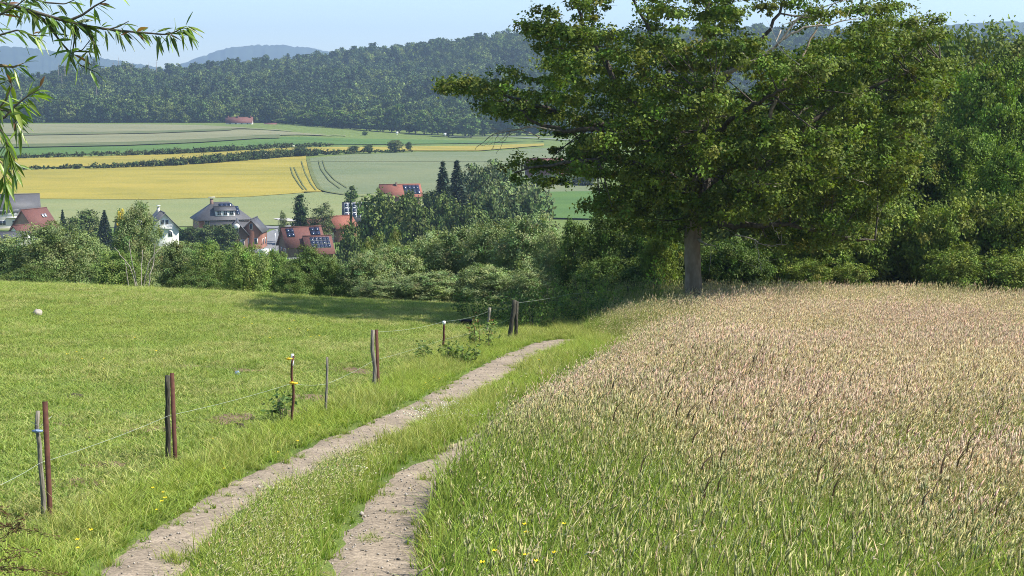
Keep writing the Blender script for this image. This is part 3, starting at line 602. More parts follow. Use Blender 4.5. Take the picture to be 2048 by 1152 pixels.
    dr = unit(dr+np.stack([rng.normal(.12, .3, n), 0*le[:, 0], .1+0*le[:, 0]], -1)); spindles(mb, rng, tp-dr*.02, dr, rng.uniform(.07, .16, n), rng.uniform(.0025, .0045, n), jitcol(rng, (.58, .49, .31), n, .16))
    k = np.repeat(np.arange(n), 7); u = rng.random(len(k)); Pk = tp[k]+dr[k]*(u*.16-.03)[:, None]+rng.normal(0, .014, (len(k), 3))+np.stack([.03*u, 0*u, -.03*u], -1)
    leaves(mb, rng, Pk, rng.normal(size=(len(k), 3)), rng.uniform(.012, .03, len(k)), .3, jitcol(rng, (.62, .52, .36), len(k), .15), T=dr[k]+rng.normal(0, .4, (len(k), 3)))
    tag(mb.obj('tall_grass_heads', M['hay']), 'long dark and pale seed heads leaning above the ripe meadow', 'grass', kind='stuff')
meadow()
# ================================================================== TREES
def crown_points(rng, blobs, n, clump=.33, per=60):
    """points gathered in small clumps on and in a set of ellipsoids: (P, outward normal, clump id)"""
    W = np.array([b[3]*b[4]*b[5] for b in blobs])**.67; k = rng.choice(len(blobs), max(8, n//per), p=W/W.sum())
    Bc = np.array([b[:3] for b in blobs]); Br = np.array([b[3:6] for b in blobs])
    d = unit(rng.normal(size=(len(k), 3))); d[:, 2] = np.abs(d[:, 2])*np.where(rng.random(len(k)) < .30, -1, 1)
    rr = rng.random(len(k))**.45; cc = Bc[k]+d*Br[k]*rr[:, None]; sc_ = Br[k].mean(1)*clump
    j = rng.integers(0, len(k), n); o = rng.normal(size=(n, 3))*np.array([1, 1, .8]); P = cc[j]+o*sc_[j][:, None]*.62
    return P, unit(P-Bc[k][j]), j, cc, rr
def foliage(mb, rng, blobs, n, L, asp, c, per=60, clump=.33, var=.16, hue=.08, up=.9):
    c = np.asarray(c)*np.array([1.42, 1.32, 1.0])*(.86 if n == 260000 else 1.36 if n in (30000, 34000, 40000) else 1.36 if n == 46000 else 1.3 if n == 20000 else 1)
    P, N, j, cc, rr = crown_points(rng, blobs, n, clump, per)
    cl = jitcol(rng, c, len(cc), var, hue); col = np.clip(cl[j]*(1+rng.normal(0, .16, (n, 1))), .005, .9)
    leaves(mb, rng, P, N*.9+np.array([0, 0, up*.6])+rng.normal(size=(n, 3))*.75, L*rng.uniform(.7, 1.3, n), asp, col); return cc
def lobes(rng, h, r, z0, n=9, shape='round'):
    """ellipsoids that make up a crown of height h and radius r starting at z0"""
    out = []
    for k in range(n):
        t = (k+.5)/n; z = z0+(h-z0)*(.12+.80*t)
        prof = {'round': math.sin(math.pi*(.14+.80*t))**.7, 'cone': 1.02-t*.95, 'column': .8*math.sin(math.pi*(.12+.82*t))**.4, 'low': math.sqrt(max(0, 1-(.75*t)**2))}[shape]
        a = k*2.4+rng.uniform(-.4, .4); q = r*prof*(.50+.12*rng.random()); s = r*rng.uniform(.42, .6)*(.55+.5*prof)
        out.append((q*math.cos(a), q*math.sin(a), z, s, s, s*rng.uniform(.7, .95)))
    out.append((0, 0, z0+(h-z0)*.5, r*.62, r*.62, (h-z0)*.42)); return out
def skeleton(mb, rng, h, r, z0, tr, blobs, cc=None, sides=6, stems=1):
    for s in range(stems):
        o = np.array([rng.uniform(-.5, .5), rng.uniform(-.5, .5), 0])*(.5 if stems > 1 else 0)
        top = np.array([rng.uniform(-.2, .2)*r+o[0]*2, rng.uniform(-.2, .2)*r+o[1]*2, h*.8])
        p = smooth_line([o+[0, 0, -.6], o+[0, 0, h*.2], o*1.6+top*[.4, .4, .5], top], 12, .02*h*.1, rng); tube(mb, p, np.linspace(tr, tr*.25, 12), sides)
    for b in blobs[:-1]:
        c = np.array(b[:3]); zs = max(z0*.6, c[2]-r*.9); st = np.array([0, 0, zs]); mid = (st+c)/2+np.array([0, 0, -.08*r])
        tube(mb, smooth_line([st, mid, c], 6), np.linspace(tr*.5, tr*.12, 6), 4)
def tree_proto(name, seed, h, r, z0, n, L, asp, c, lmat, bmat, shape='round', nl=9, tr=.2, per=60, clump=.33, stems=1, up=.9, var=.16, hue=.08):
    rng = np.random.default_rng(seed); bl = lobes(rng, h, r, z0, nl, shape)
    e = empty(name, (0, 0, 0)); t = MB(); skeleton(t, rng, h, r, z0, tr, bl, stems=stems); t.obj('trunk', bmat, e, True)
    f = MB(); foliage(f, rng, bl, n, L, asp, c, per, clump, var, hue, up); f.obj('crown', lmat, e); return e
PROTO_USED = set()
def plant(proto, px, D, scale, label, cat='tree', group=None, rz=None, name=None, dz=0, P=None):
    first = proto.name not in PROTO_USED
    if first: PROTO_USED.add(proto.name)
    o = proto if first else copy_tree(proto)
    if P is None: P = at(px, D)
    o.location = (float(P[0]), float(P[1]), float(P[2])+dz); o.scale = (scale,)*3 if np.isscalar(scale) else scale
    o.rotation_euler = (0, 0, (px*1.7+D) % 6.28 if rz is None else rz)
    if name and not first: o.name = name
    return tag(o, label, cat, group)
# ---- the big broad-crowned tree at the edge of the meadow
def in_poly(poly, x, y):
    c = np.zeros(len(x), bool); n = len(poly); j = n-1
    for i in range(n):
        xi, yi = poly[i]; xj, yj = poly[j]
        c ^= ((yi > y) != (yj > y)) & (x < (xj-xi)*(y-yi)/(yj-yi+1e-9)+xi); j = i
    return c
HD = 48.0
def hero():
    rng = np.random.default_rng(101); base = at(1388, HD)
    e = empty('broad_tree', base); tag(e, 'big broad-crowned tree with a bare grey trunk at the far edge of the meadow', 'tree')
    W = lambda a: np.array([pt(q[0], q[1], HD+(q[2] if len(q) > 2 else 0)) for q in a])-base
    T = MB(); trunk = W([(1388, 668), (1388, 640), (1387, 600), (1387, 560), (1385, 520), (1384, 480), (1390, 430), (1396, 350), (1402, 250), (1406, 120), (1420, -40), (1430, -190)])
    rr = [.44, .36, .30, .275, .26, .27, .24, .19, .16, .11, .06, .02]
    tube(T, smooth_line(trunk, 44), np.interp(np.linspace(0, 1, 44), np.linspace(0, 1, len(rr)), rr)*(1+.05*np.sin(np.arange(44)*1.3)), 14)
    T.obj('trunk', M['bark'], e, True)
    limbs = [([(1394, 340, 0), (1340, 275, -1), (1290, 232, -1.5), (1255, 195, -1.5), (1235, 165, -1.2), (1205, 120, -.8), (1170, 60, -.5), (1150, 5, 0), (1115, -40, 0)], .19),
             ([(1390, 350, 0), (1330, 292, .8), (1270, 268, 1.2), (1185, 245, 1), (1110, 222, .5), (1050, 205, 0), (985, 180, -.5), (905, 166, -.6)], .15),
             ([(1330, 300, -1), (1240, 262, -2), (1180, 255, -2.3), (1120, 262, -2), (1060, 240, -1.8), (1010, 200, -1.5)], .11),
             ([(1385, 380, 0), (1310, 340, -2), (1230, 318, -3), (1150, 322, -3.2), (1090, 330, -3), (1030, 345, -3)], .11),
             ([(1392, 430, 0), (1450, 412, -.5), (1492, 380, -1), (1528, 338, -1.2), (1560, 298, -1), (1625, 240, -.5), (1700, 192, 0), (1800, 150, 0), (1880, 120, 0)], .20),
             ([(1500, 372, -1), (1512, 330, -1.8), (1530, 270, -2.2), (1550, 190, -2), (1600, 120, -1.5), (1640, 40, -1)], .10),
             ([(1394, 440, 0), (1470, 452, -1.8), (1570, 448, -2.8), (1670, 470, -3.2), (1750, 480, -3)], .11),
             ([(1396, 400, 0), (1400, 330, -3), (1410, 260, -5), (1420, 200, -6)], .13), ([(1396, 390, 0), (1340, 350, 2.5), (1290, 300, 5), (1260, 240, 6)], .13),
             ([(1398, 380, 0), (1470, 330, 3), (1560, 260, 5), (1640, 200, 6)], .14), ([(1402, 250, 0), (1340, 150, 1), (1290, 50, 2), (1240, -60, 2)], .12),
             ([(1404, 220, 0), (1470, 130, 0), (1540, 60, 0), (1600, -60, 0)], .13), ([(1400, 300, 0), (1470, 230, -3), (1540, 190, -5), (1600, 170, -5)], .10)]
    LP = []
    for k, (a, r0) in enumerate(limbs):
        p = smooth_line(W(a), 22, .03, rng); LP.append(p); mb = MB(); tube(mb, p, np.linspace(r0, .022, 22)**1.0, 8); mb.obj('limb', M['barkd'] if k not in (5,) else M['bark'], e, True)
    # bare dead branches
    for a, r0 in (([(1440, 150, -4), (1490, 128, -4.6), (1512, 125, -5), (1545, 105, -5), (1570, 70, -5), (1595, 25, -5), (1640, 8, -5), (1720, -6, -5)], .075), ([(1560, 80, -5), (1610, 52, -5), (1690, 45, -5), (1740, 30, -5)], .04), ([(1562, 60, -5), (1548, 90, -5.4), (1600, 130, -5.6), (1625, 160, -5.6)], .022),
                  ([(1130, 262, -2), (1060, 252, -2.4), (1010, 262, -2.5), (965, 280, -2.5), (950, 300, -2.5)], .03), ([(1080, 275, -2.4), (1045, 258, -2.5), (1000, 255, -2.6), (985, 300, -2.6)], .018), ([(1060, 252, -2.4), (1015, 270, -2.6), (992, 308, -2.6)], .012), ([(1020, 262, -2.5), (998, 285, -2.5), (960, 290, -2.5)], .010),
                  ([(1396, 478, -.3), (1415, 490, -.8), (1432, 492, -1)], .045), ([(1470, 470, -3), (1510, 480, -3.4), (1530, 492, -3.5), (1575, 488, -3.6)], .022), ([(1510, 478, -3.3), (1518, 510, -3.4), (1522, 545, -3.4)], .012), ([(1530, 420, -3), (1545, 450, -3.4), (1560, 480, -3.6)], .015),
                  ([(1475, 365, -3.2), (1500, 365, -3.5), (1535, 372, -3.6)], .06), ([(1660, 360, -4), (1700, 350, -4.4), (1730, 342, -4.4)], .022), ([(1690, 352, -4.3), (1720, 362, -4.4), (1738, 370, -4.4)], .014), ([(1790, 60, -1), (1795, 90, -1.3), (1808, 120, -1.3)], .02), ([(1820, 110, -1), (1840, 70, -1.2), (1860, 40, -1.2)], .02),
                  ([(1220, 268, -2.8), (1245, 262, -3), (1270, 266, -3)], .045), ([(1650, 165, -4), (1662, 135, -4.2), (1660, 105, -4.3)], .018)):
        mb = MB(); p = smooth_line(W(a), 14, .02, rng); tube(mb, p, np.linspace(r0, .006, 14), 5); 
        for q in range(3, 13, 3):
            d = rng.normal(0, .35, 3)+np.array([0, 0, .1]); tube(mb, smooth_line([p[q], p[q]+d*.5, p[q]+d+rng.normal(0, .1, 3)], 5), np.linspace(r0*.35, .004, 5), 3)
        mb.obj('dead_branch', M['dead'], e, True)
    poly = [(878, 163), (930, 152), (975, 150), (1020, 132), (1060, 124), (1090, 116), (1075, 92), (1058, 70), (1052, 46), (1080, 30), (1112, 14), (1125, -40), (1180, -150), (1300, -230), (1450, -250), (1600, -200), (1720, -100), (1790, 10), (1850, 20), (1890, 55), (1850, 110), (1905, 150), (1880, 205), (1835, 262), (1820, 330), (1780, 400), (1725, 475), (1640, 520), (1570, 500), (1480, 470), (1420, 452), (1340, 468), (1255, 475), (1195, 420), (1172, 348), (1128, 352), (1105, 385), (1085, 350), (1030, 358), (992, 348), (1050, 308), (1105, 292), (1100, 258), (1030, 236), (990, 232), (965, 203), (890, 186)]
    holes = [(1185, 190, 48, 32, .95), (1150, 268, 40, 13, .9), (1240, 25, 55, 50, .85), (1130, 5, 35, 45, .85), (1590, 40, 130, 55, .88), (1340, 60, 60, 22, .7), (1480, 170, 70, 16, .7), (1300, 150, 60, 14, .7), (1650, 230, 70, 18, .6), (1380, 20, 40, 30, .6), (1100, 310, 30, 12, .6), (1740, 60, 40, 40, .6), (1440, -20, 60, 50, .4), (1520, 350, 30, 45, .6), (1250, 200, 14, 26, .9)]
    N = 800; q = np.stack([rng.uniform(870, 1910, N*3), rng.uniform(-250, 525, N*3)], -1); q = q[in_poly(poly, q[:, 0], q[:, 1])]
    pr = np.zeros(len(q))
    for hx, hy, a, b, p_ in holes: pr = np.maximum(pr, p_*(((q[:, 0]-hx)/a)**2+((q[:, 1]-hy)/b)**2 < 1))
    q = q[rng.random(len(q)) > pr]
    low = q[:, 1] < -20; q = q[~low | (rng.random(len(q)) < .55)]
    th = 7.0*np.sqrt(np.clip(1-((q[:, 0]-1400)/540)**2, .01, 1))*np.sqrt(np.clip(1-((q[:, 1]-150)/420)**2, .08, 1))
    dep = rng.uniform(-1, 1, len(q))*th
    lay = np.round(q[:, 1]/34+.004*(q[:, 0]-1400)*np.sign(q[:, 0]-1400)); q[:, 1] = .25*q[:, 1]+.75*34*(lay-.004*(q[:, 0]-1400)*np.sign(q[:, 0]-1400))   # foliage hangs in loose layers
    ed = in_poly(poly, q[:, 0], q[:, 1]); q = q[ed]; dep = dep[ed]
    C_ = np.array([pt(a[0], a[1], HD+d) for a, d in zip(q, dep)])-base
    rad = rng.uniform(.36, .86, len(C_)); blobs = [(c[0], c[1], c[2], r, r, r*rng.uniform(.26, .46)) for c, r in zip(C_, rad)]
    f = MB(); foliage(f, rng, blobs, 260000, .115, .66, (.094, .138, .030), 34, .34, .20, .09, 1.3); f.obj('crown', M['leaf'], e)
    LPc = np.concatenate(LP+[smooth_line(trunk[6:], 20)]); tw = MB()
    for k in rng.choice(len(C_), 420, replace=False):
        c = C_[k]; d = np.linalg.norm((LPc-c)*[1, 1, 1.4], axis=1)+.6*np.clip(LPc[:, 2]-c[2], 0, 9); s = LPc[np.argmin(d)]
        if np.linalg.norm(s-c) > 2.3: continue
        p = smooth_line([s, (s+c)/2+np.array([0, 0, -.1])+rng.normal(0, .12, 3), c], 8); tube(tw, p, np.linspace(.03, .007, 8), 4)
        for _ in range(2): tube(tw, [c, c+rng.normal(0, .3, 3)*[1, 1, .5]], [.008, .003], 3)
    tag(tw.obj('twigs', M['barkd'], e, True), kind='stuff')
hero()
# ---- prototypes of the other woody plants
greyA = tree_proto('hedgerow_tree', 201, 7, 2.9, .5, 34000, .14, .55, (.092, .126, .064), M['leafm'], M['barkd'], 'round', 16, .13, 60, .24, 3)
greyB = tree_proto('hedgerow_tree', 202, 7, 2.6, .8, 30000, .14, .5, (.100, .135, .072), M['leafm'], M['barkd'], 'round', 14, .13, 55, .24, 2)
freshA = tree_proto('hedgerow_tree', 203, 6, 2.8, .3, 34000, .14, .6, (.092, .138, .048), M['leafm'], M['barkd'], 'round', 16, .12, 65, .25, 3)
darkA = tree_proto('hedgerow_tree', 204, 6, 2.8, .3, 30000, .14, .6, (.060, .095, .034), M['leafm'], M['barkd'], 'round', 16, .13, 65, .25, 2)
paleA = tree_proto('hedgerow_tree', 205, 7, 3.0, .4, 40000, .145, .6, (.110, .150, .082), M['leafm'], M['bark'], 'round', 16, .14, 50, .23, 2)
paleB = tree_proto('hedgerow_tree', 206, 7, 2.8, .4, 40000, .145, .6, (.102, .140, .076), M['leafm'], M['bark'], 'round', 17, .14, 50, .23, 2)
colA = tree_proto('columnar_tree', 207, 9, 1.7, .8, 9000, .2, .6, (.125, .165, .065), M['leafm'], M['bark'], 'column', 10, .15, 36, .33)
woodA = tree_proto('woodland_tree', 211, 13, 4.2, 1.0, 46000, .20, .6, (.062, .088, .020), M['leafm'], M['barkd'], 'round', 22, .25, 70, .22)
woodB = tree_proto('woodland_tree', 212, 12, 4.0, .6, 46000, .20, .6, (.070, .097, .024), M['leafm'], M['barkd'], 'low', 22, .22, 65, .22)
woodC = tree_proto('woodland_tree', 213, 13, 4.0, .8, 46000, .20, .6, (.062, .104, .018), M['leafm'], M['barkd'], 'round', 22, .22, 70, .22)
shrubD = tree_proto('shrub', 214, 5, 2.6, .1, 20000, .16, .6, (.045, .075, .022), M['leafm'], M['barkd'], 'low', 14, .1, 60, .25, 3)  # dark leaves: shade under the big tree put into the colour
shrubG = tree_proto('shrub', 215, 5, 2.4, .1, 20000, .16, .6, (.078, .110, .027), M['leafm'], M['barkd'], 'low', 14, .1, 55, .24, 3)
PR = dict(greyA=(greyA, 7, 2.9), greyB=(greyB, 7, 2.6), freshA=(freshA, 6, 2.8), darkA=(darkA, 6, 2.8), paleA=(paleA, 7, 3.0), paleB=(paleB, 7, 2.8), colA=(colA, 9, 1.7),
          woodA=(woodA, 13, 4.2), woodB=(woodB, 12, 4.0), woodC=(woodC, 13, 4.0), shrubD=(shrubD, 5, 2.6), shrubG=(shrubG, 5, 2.4))
def grow(key, px, top, wpx, D, label, group=None, cat='tree', name=None, rz=None):
    """plant so that the top of the crown reaches image row `top` and the crown is wpx wide"""
    pr, ph, prr = PR[key]; P = at(px, D); zt = pt(px, top, D)[2]; h = max(1.0, zt-P[2]); wm = wpx/F*D
    plant(pr, px, D, (wm/2/prr, wm/2/prr, h/ph/.97), label, cat, group, rz, name)
ORD = 'first second third fourth fifth sixth seventh eighth ninth tenth eleventh twelfth thirteenth fourteenth fifteenth'.split()
def ranked(rows, rev=False, key=0):
    rows = sorted(rows, key=lambda r: r[key], reverse=rev); return [(ORD[i],)+tuple(r) for i, r in enumerate(rows)]
G1_ = 'grey-green trees of the hedgerow below the pasture'; LG = 'grey-green bushy tree in the hedgerow below the pasture brow'
for o_, px, top, wp, D in ranked(((-70, 470, 200, 92), (25, 472, 190, 88), (110, 446, 170, 86), (180, 470, 130, 95), (352, 482, 120, 80)), True): grow('greyA', px, top, wp, D, '%s grey-green bushy hedgerow tree below the pasture, counted from the track end' % o_, G1_)
grow('greyB', 278, 412, 105, 74, 'multi-stemmed tree with bare pale stems, tallest in the hedgerow below the pasture')
def bare_stems():
    o = [q for q in bpy.data.objects if q.get('label', '').startswith('multi-stemmed')][0]; o.rotation_euler = (0, 0, 0); rng = np.random.default_rng(250)
    for a in ([(275, 580), (268, 545), (245, 515), (228, 495)], [(278, 580), (272, 550), (262, 515), (258, 480)], [(283, 582), (290, 545), (305, 515), (322, 495)], [(288, 582), (300, 552), (308, 520), (310, 488)], [(262, 578), (255, 548), (250, 525)], [(280, 582), (283, 540), (285, 500)]):
        P = np.array([pt(q[0], q[1], 71.0+rng.uniform(-.4, .4)) for q in a]); P[0, 2] -= .8; L = (smooth_line(P, 14, .02, rng)-np.array(o.location))/np.array(o.scale); m = MB(); tube(m, L, np.linspace(.06, .025, 14), 6); m.obj('stem', M['dead'], o, True)
bare_stems()
G2_ = 'fresh green bushes in the hedgerow'; L2 = 'fresh green rounded bush in the hedgerow below the pasture brow'
for o_, px, top, wp, D in ranked(((425, 488, 110, 78), (490, 492, 110, 76), (550, 505, 90, 82), (235, 505, 110, 72)), True): grow('freshA', px, top, wp, D, '%s fresh green rounded bush of the hedgerow, counted from the track end' % o_, G2_)
G3_ = 'dark green bushes in the hedgerow'; L3 = 'dark green dense bush in the hedgerow between paler trees'
for o_, px, top, wp, D in ranked(((620, 500, 110, 70), (665, 520, 90, 68), (585, 535, 80, 67), (60, 535, 120, 70), (395, 540, 100, 66)), True): grow('darkA', px, top, wp, D, '%s dark green dense bush of the hedgerow, counted from the track end' % o_, G3_)
G4_ = 'pale green trees at the lower end of the hedgerow'; L4 = 'pale yellow-green leafy tree crowding the lower end of the hedgerow'
for key, px, top, wp, D in (('paleA', 730, 520, 130, 68), ('paleB', 790, 505, 130, 72), ('paleA', 855, 490, 130, 75), ('paleB', 920, 470, 150, 74), ('paleA', 985, 462, 140, 72), ('paleB', 1055, 446, 160, 70), ('paleA', 1105, 480, 110, 66), ('paleB', 860, 545, 150, 63), ('paleA', 975, 535, 150, 63), ('paleB', 760, 560, 110, 63), ('paleA', 1060, 545, 120, 62)):
    pass
_pale = [('paleA', 730, 510, 120, 68), ('paleB', 790, 492, 130, 72), ('paleA', 855, 476, 130, 75), ('paleB', 920, 458, 150, 74), ('paleA', 985, 452, 140, 72), ('paleB', 1055, 436, 160, 70), ('paleA', 1105, 470, 110, 66)]
_front = [('paleB', 860, 545, 150, 63), ('paleA', 975, 535, 150, 63), ('paleB', 760, 560, 110, 63), ('paleA', 1060, 545, 120, 62)]
for rows_, txt in ((_pale, '%s tall pale yellow-green hedgerow tree, counted from the big trunk'), (_front, '%s low pale green tree fronting the tall pale ones, counted from the trunk')):
    for o_, key, px, top, wp, D in ranked(rows_, True, 1): grow(key, px, top, wp, D, txt % o_, G4_)
G5_ = 'slender trees behind the hedgerow'; L5 = 'slender upright pale green tree rising behind the hedgerow'
for o_, px, top, wp, D in ranked(((735, 468, 44, 105), (757, 455, 46, 110), (790, 447, 46, 112), (845, 470, 50, 108), (872, 452, 55, 112))): grow('colA', px, top, wp, D, '%s slender pale tree behind the hedgerow, counted from the red-roofed house' % o_, G5_, name='columnar_tree')
# dark shrubs behind the fence and round the trunk
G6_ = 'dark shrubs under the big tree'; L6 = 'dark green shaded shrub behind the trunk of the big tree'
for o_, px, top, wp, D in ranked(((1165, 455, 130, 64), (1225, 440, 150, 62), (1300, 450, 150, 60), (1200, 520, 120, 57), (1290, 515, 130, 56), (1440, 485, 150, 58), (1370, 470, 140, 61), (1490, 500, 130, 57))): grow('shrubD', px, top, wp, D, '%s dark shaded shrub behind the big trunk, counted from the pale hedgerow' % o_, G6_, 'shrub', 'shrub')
G7_ = 'shrubs along the edge of the wood'; L7 = 'mid green leafy shrub at the foot of the wood behind the meadow'
for o_, px, top, wp, D in ranked(((1320, 470, 90, 55), (1565, 455, 150, 60), (1640, 430, 170, 60), (1720, 440, 160, 61), (1790, 400, 170, 62), (1870, 410, 170, 60), (1950, 390, 180, 61), (2030, 400, 180, 60), (2110, 400, 180, 61), (1610, 520, 120, 57), (1690, 530, 120, 58), (1910, 500, 140, 57), (2010, 510, 150, 57))): grow('shrubG', px, top, wp, D, '%s mid green shrub at the foot of the wood, counted from the pale hedgerow' % o_, G7_, 'shrub', 'shrub')
G8_ = 'dark tall trees of the wood'; L8 = 'tall dark green tree in the wood beyond the meadow'
for o_, px, top, wp, D in ranked(((1300, 330, 190, 92), (1480, 200, 300, 84), (1600, 120, 330, 90), (1730, 70, 340, 95), (1850, 55, 320, 98), (1660, 300, 240, 68), (1790, 260, 230, 70))): grow('woodA', px, top, wp, D, '%s tall dark green tree of the wood, counted from the pale hedgerow' % o_, G8_)
G9_ = 'olive green trees of the wood'; L9 = 'olive green broad tree in the wood beyond the meadow'
for o_, px, top, wp, D in ranked(((1940, 75, 300, 104), (2040, 88, 300, 100), (2150, 70, 320, 96), (1400, 230, 300, 100), (1540, 330, 220, 66))): grow('woodB', px, top, wp, D, '%s olive green broad tree of the wood, counted from the pale hedgerow' % o_, G9_)
G10_ = 'bright green trees of the wood'; L10 = 'bright green tree standing out at the edge of the wood'
for o_, px, top, wp, D in ranked(((1960, 120, 220, 80), (2050, 110, 230, 82), (1905, 250, 200, 70), (2010, 290, 180, 66))): grow('woodC', px, top, wp, D, '%s bright green tree of the wood, counted from the big trunk' % o_, G10_)
# ---- village trees
v1 = tree_proto('village_tree', 301, 10, 4.2, 1, 5200, .5, .7, (.074, .108, .042), M['leaff'], M['barkd'], 'round', 16, .25, 22, .30)
v2 = tree_proto('village_tree', 302, 10, 4.0, 1, 5200, .5, .7, (.096, .128, .066), M['leaff'], M['barkd'], 'round', 16, .25, 18, .28)
v3 = tree_proto('village_tree', 303, 10, 4.0, 1, 4600, .5, .7, (.056, .086, .040), M['leaff'], M['barkd'], 'round', 12, .25, 22, .32)
def spruce_proto(name, seed, h, r, c, n=5000):
    rng = np.random.default_rng(seed); e = empty(name, (0, 0, 0)); t = MB(); tube(t, [(0, 0, -1), (0, 0, h*.5), (0, 0, h)], [.22, .14, .03], 6); t.obj('trunk', M['barkd'], e, True)
    u = rng.random(n)**.62; layer = np.floor(u*17)/17; a = rng.integers(0, 11, n)/11*6.28+layer*40+rng.normal(0, .10, n); z = h*(1-.97*u)
    rr = r*(.06+layer*.94)*rng.random(n)**.5; z = z-.28*rr+.18*rr**2/r; P = np.stack([np.cos(a)*rr, np.sin(a)*rr, z], -1)
    o = np.stack([np.cos(a), np.sin(a), -.25+0*a], -1); f = MB()
    leaves(f, rng, P, np.array([0, 0, 1.])+rng.normal(0, .5, (n, 3)), rng.uniform(.35, .7, n), .5, jitcol(rng, c, n, .2), T=o+rng.normal(0, .4, (n, 3))); f.obj('crown', M['leaff'], e); return e
sp = spruce_proto('spruce_tree', 311, 14, 2.9, (.060, .088, .055)); cy = tree_proto('cypress_tree', 312, 9, 2.1, .2, 5200, .34, .6, (.028, .052, .022), M['leaff'], M['barkd'], 'cone', 16, .2, 14, .34)
bi = tree_proto('birch_tree', 313, 9, 2.4, .5, 5200, .32, .4, (.085, .115, .055), M['leaff'], M['bark'], 'round', 14, .15, 16, .30); po = tree_proto('poplar_tree', 314, 10, 1.9, 1.0, 3400, .42, .6, (.075, .115, .038), M['leaff'], M['bark'], 'column', 9, .18, 22, .34)
PR.update(v1=(v1, 10, 4.2), v2=(v2, 10, 4.0), v3=(v3, 10, 4.0), sp=(sp, 14, 2.9), cy=(cy, 9, 2.1), bi=(bi, 9, 2.4), po=(po, 10, 1.9))
grow('cy', 602, 386, 44, 340, 'dark green conical cypress beside the bend in the village road'); grow('cy', 703, 382, 8, 345, 'thin dark pointed conifer near the orange roof')
grow('bi', 645, 408, 56, 330, 'weeping birch hanging over the red-roofed house'); grow('po', 703, 369, 32, 395, 'slim leafy poplar above the white solar roof')
grow('sp', 887, 327, 100, 300, 'pointed dark spruce on the house side of the twin pair'); grow('sp', 915, 325, 105, 305, 'pointed dark spruce next to the broad pale tree')
grow('sp', 211, 422, 52, 330, 'small dark bluish spruce left of the white gabled house'); grow('sp', 128, 421, 34, 330, 'narrow dark spruce tip behind the hedgerow'); grow('bi', 567, 423, 22, 345, 'small round-headed tree beside the glass shelter')
LV = 'dark green round tree in the clump between the village houses'; GV = 'dark round village trees'
for o_, px, top, wp, D in ranked(((760, 396, 110, 262), (815, 402, 100, 255), (742, 428, 60, 270), (840, 420, 90, 250), (890, 400, 80, 270), (940, 420, 90, 255), (700, 455, 60, 240))): grow('v1', px, top, wp, D, '%s dark round village tree, counted from the birch towards the spruces' % o_, GV)
LV2 = 'pale grey-green broad tree in the clump right of the spruces'; GV2 = 'pale village trees right of the spruces'
for o_, px, top, wp, D in ranked(((955, 330, 80, 330), (1000, 322, 90, 335), (1030, 358, 110, 300), (1065, 375, 90, 290), (985, 375, 80, 290), (890, 372, 60, 310))): grow('v2', px, top, wp, D, '%s pale grey-green village tree, counted from the twin spruces' % o_, GV2)
LV3 = 'blackish green tree among the village trees'; GV3 = 'blackish green village trees'
for o_, px, top, wp, D in ranked(((975, 398, 90, 262), (1045, 400, 100, 250), (1010, 425, 90, 240), (920, 425, 80, 245), (860, 385, 50, 320), (820, 383, 40, 345))): grow('v3', px, top, wp, D, '%s blackish green village tree, counted from the orange farmhouse' % o_, GV3)
LV4 = 'dark garden bush in front of the brick houses'; GV4 = 'garden bushes by the brick houses'
for o_, px, top, wp, D in ranked(((420, 452, 60, 330), (450, 450, 60, 320), (385, 455, 40, 335))): grow('v3', px, top, wp, D, '%s dark garden bush below the brick houses, counted from the white house' % o_, GV4, 'bush', 'garden_bush')
LV5 = 'rounded green garden tree left of the white gabled house'; GV5 = 'garden trees left of the white house'
for o_, px, top, wp, D in ranked(((175, 424, 60, 335), (150, 438, 50, 330), (255, 440, 45, 330))): grow('v1', px, top, wp, D, '%s rounded garden tree between the red barn and the white house, counted from the barn' % o_, GV5)
yb = tree_proto('golden_shrub', 315, 4, 1.9, .1, 1600, .3, .7, (.42, .33, .04), M['leaff'], M['barkd'], 'low', 8, .08, 16, .34); PR['yb'] = (yb, 4, 1.9)
grow('yb', 244, 421, 22, 335, 'bright golden yellow shrub beside the white gabled house', cat='shrub')
LB = 'dark bush beside the large solar barn'; GB = 'bushes below the solar barn'
for o_, px, top, wp, D in ranked(((1085, 350, 60, 505), (1125, 349, 70, 515), (1170, 352, 60, 510))): grow('v3', px, top, wp, D, '%s dark bush below the solar barn, counted from the spruces' % o_, GB, 'bush', 'garden_bush')
# trimmed conifer hedge left of the brick house
def thuja_hedge():
    rng = np.random.default_rng(320); e = empty('conifer_hedge', at(375, 352)); tag(e, 'trimmed green conifer hedge between the white and the brick house', 'hedge'); f = MB()
    for k, px in enumerate(np.linspace(356, 392, 12)):
        P = at(px, 352)-np.array(e.location); n = 220; u = rng.random(n); a = rng.random(n)*6.28; rr = .62*(1-u*.85)**.6
        f.add  # each conical shrub of the row
        leaves(f, rng, P+np.stack([np.cos(a)*rr, np.sin(a)*rr, u*2.6], -1), np.stack([np.cos(a), np.sin(a), .6+0*a], -1), .4, .6, jitcol(rng, (.045, .085, .026), n, .2))
    f.obj('foliage', M['leaff'], e)
thuja_hedge()
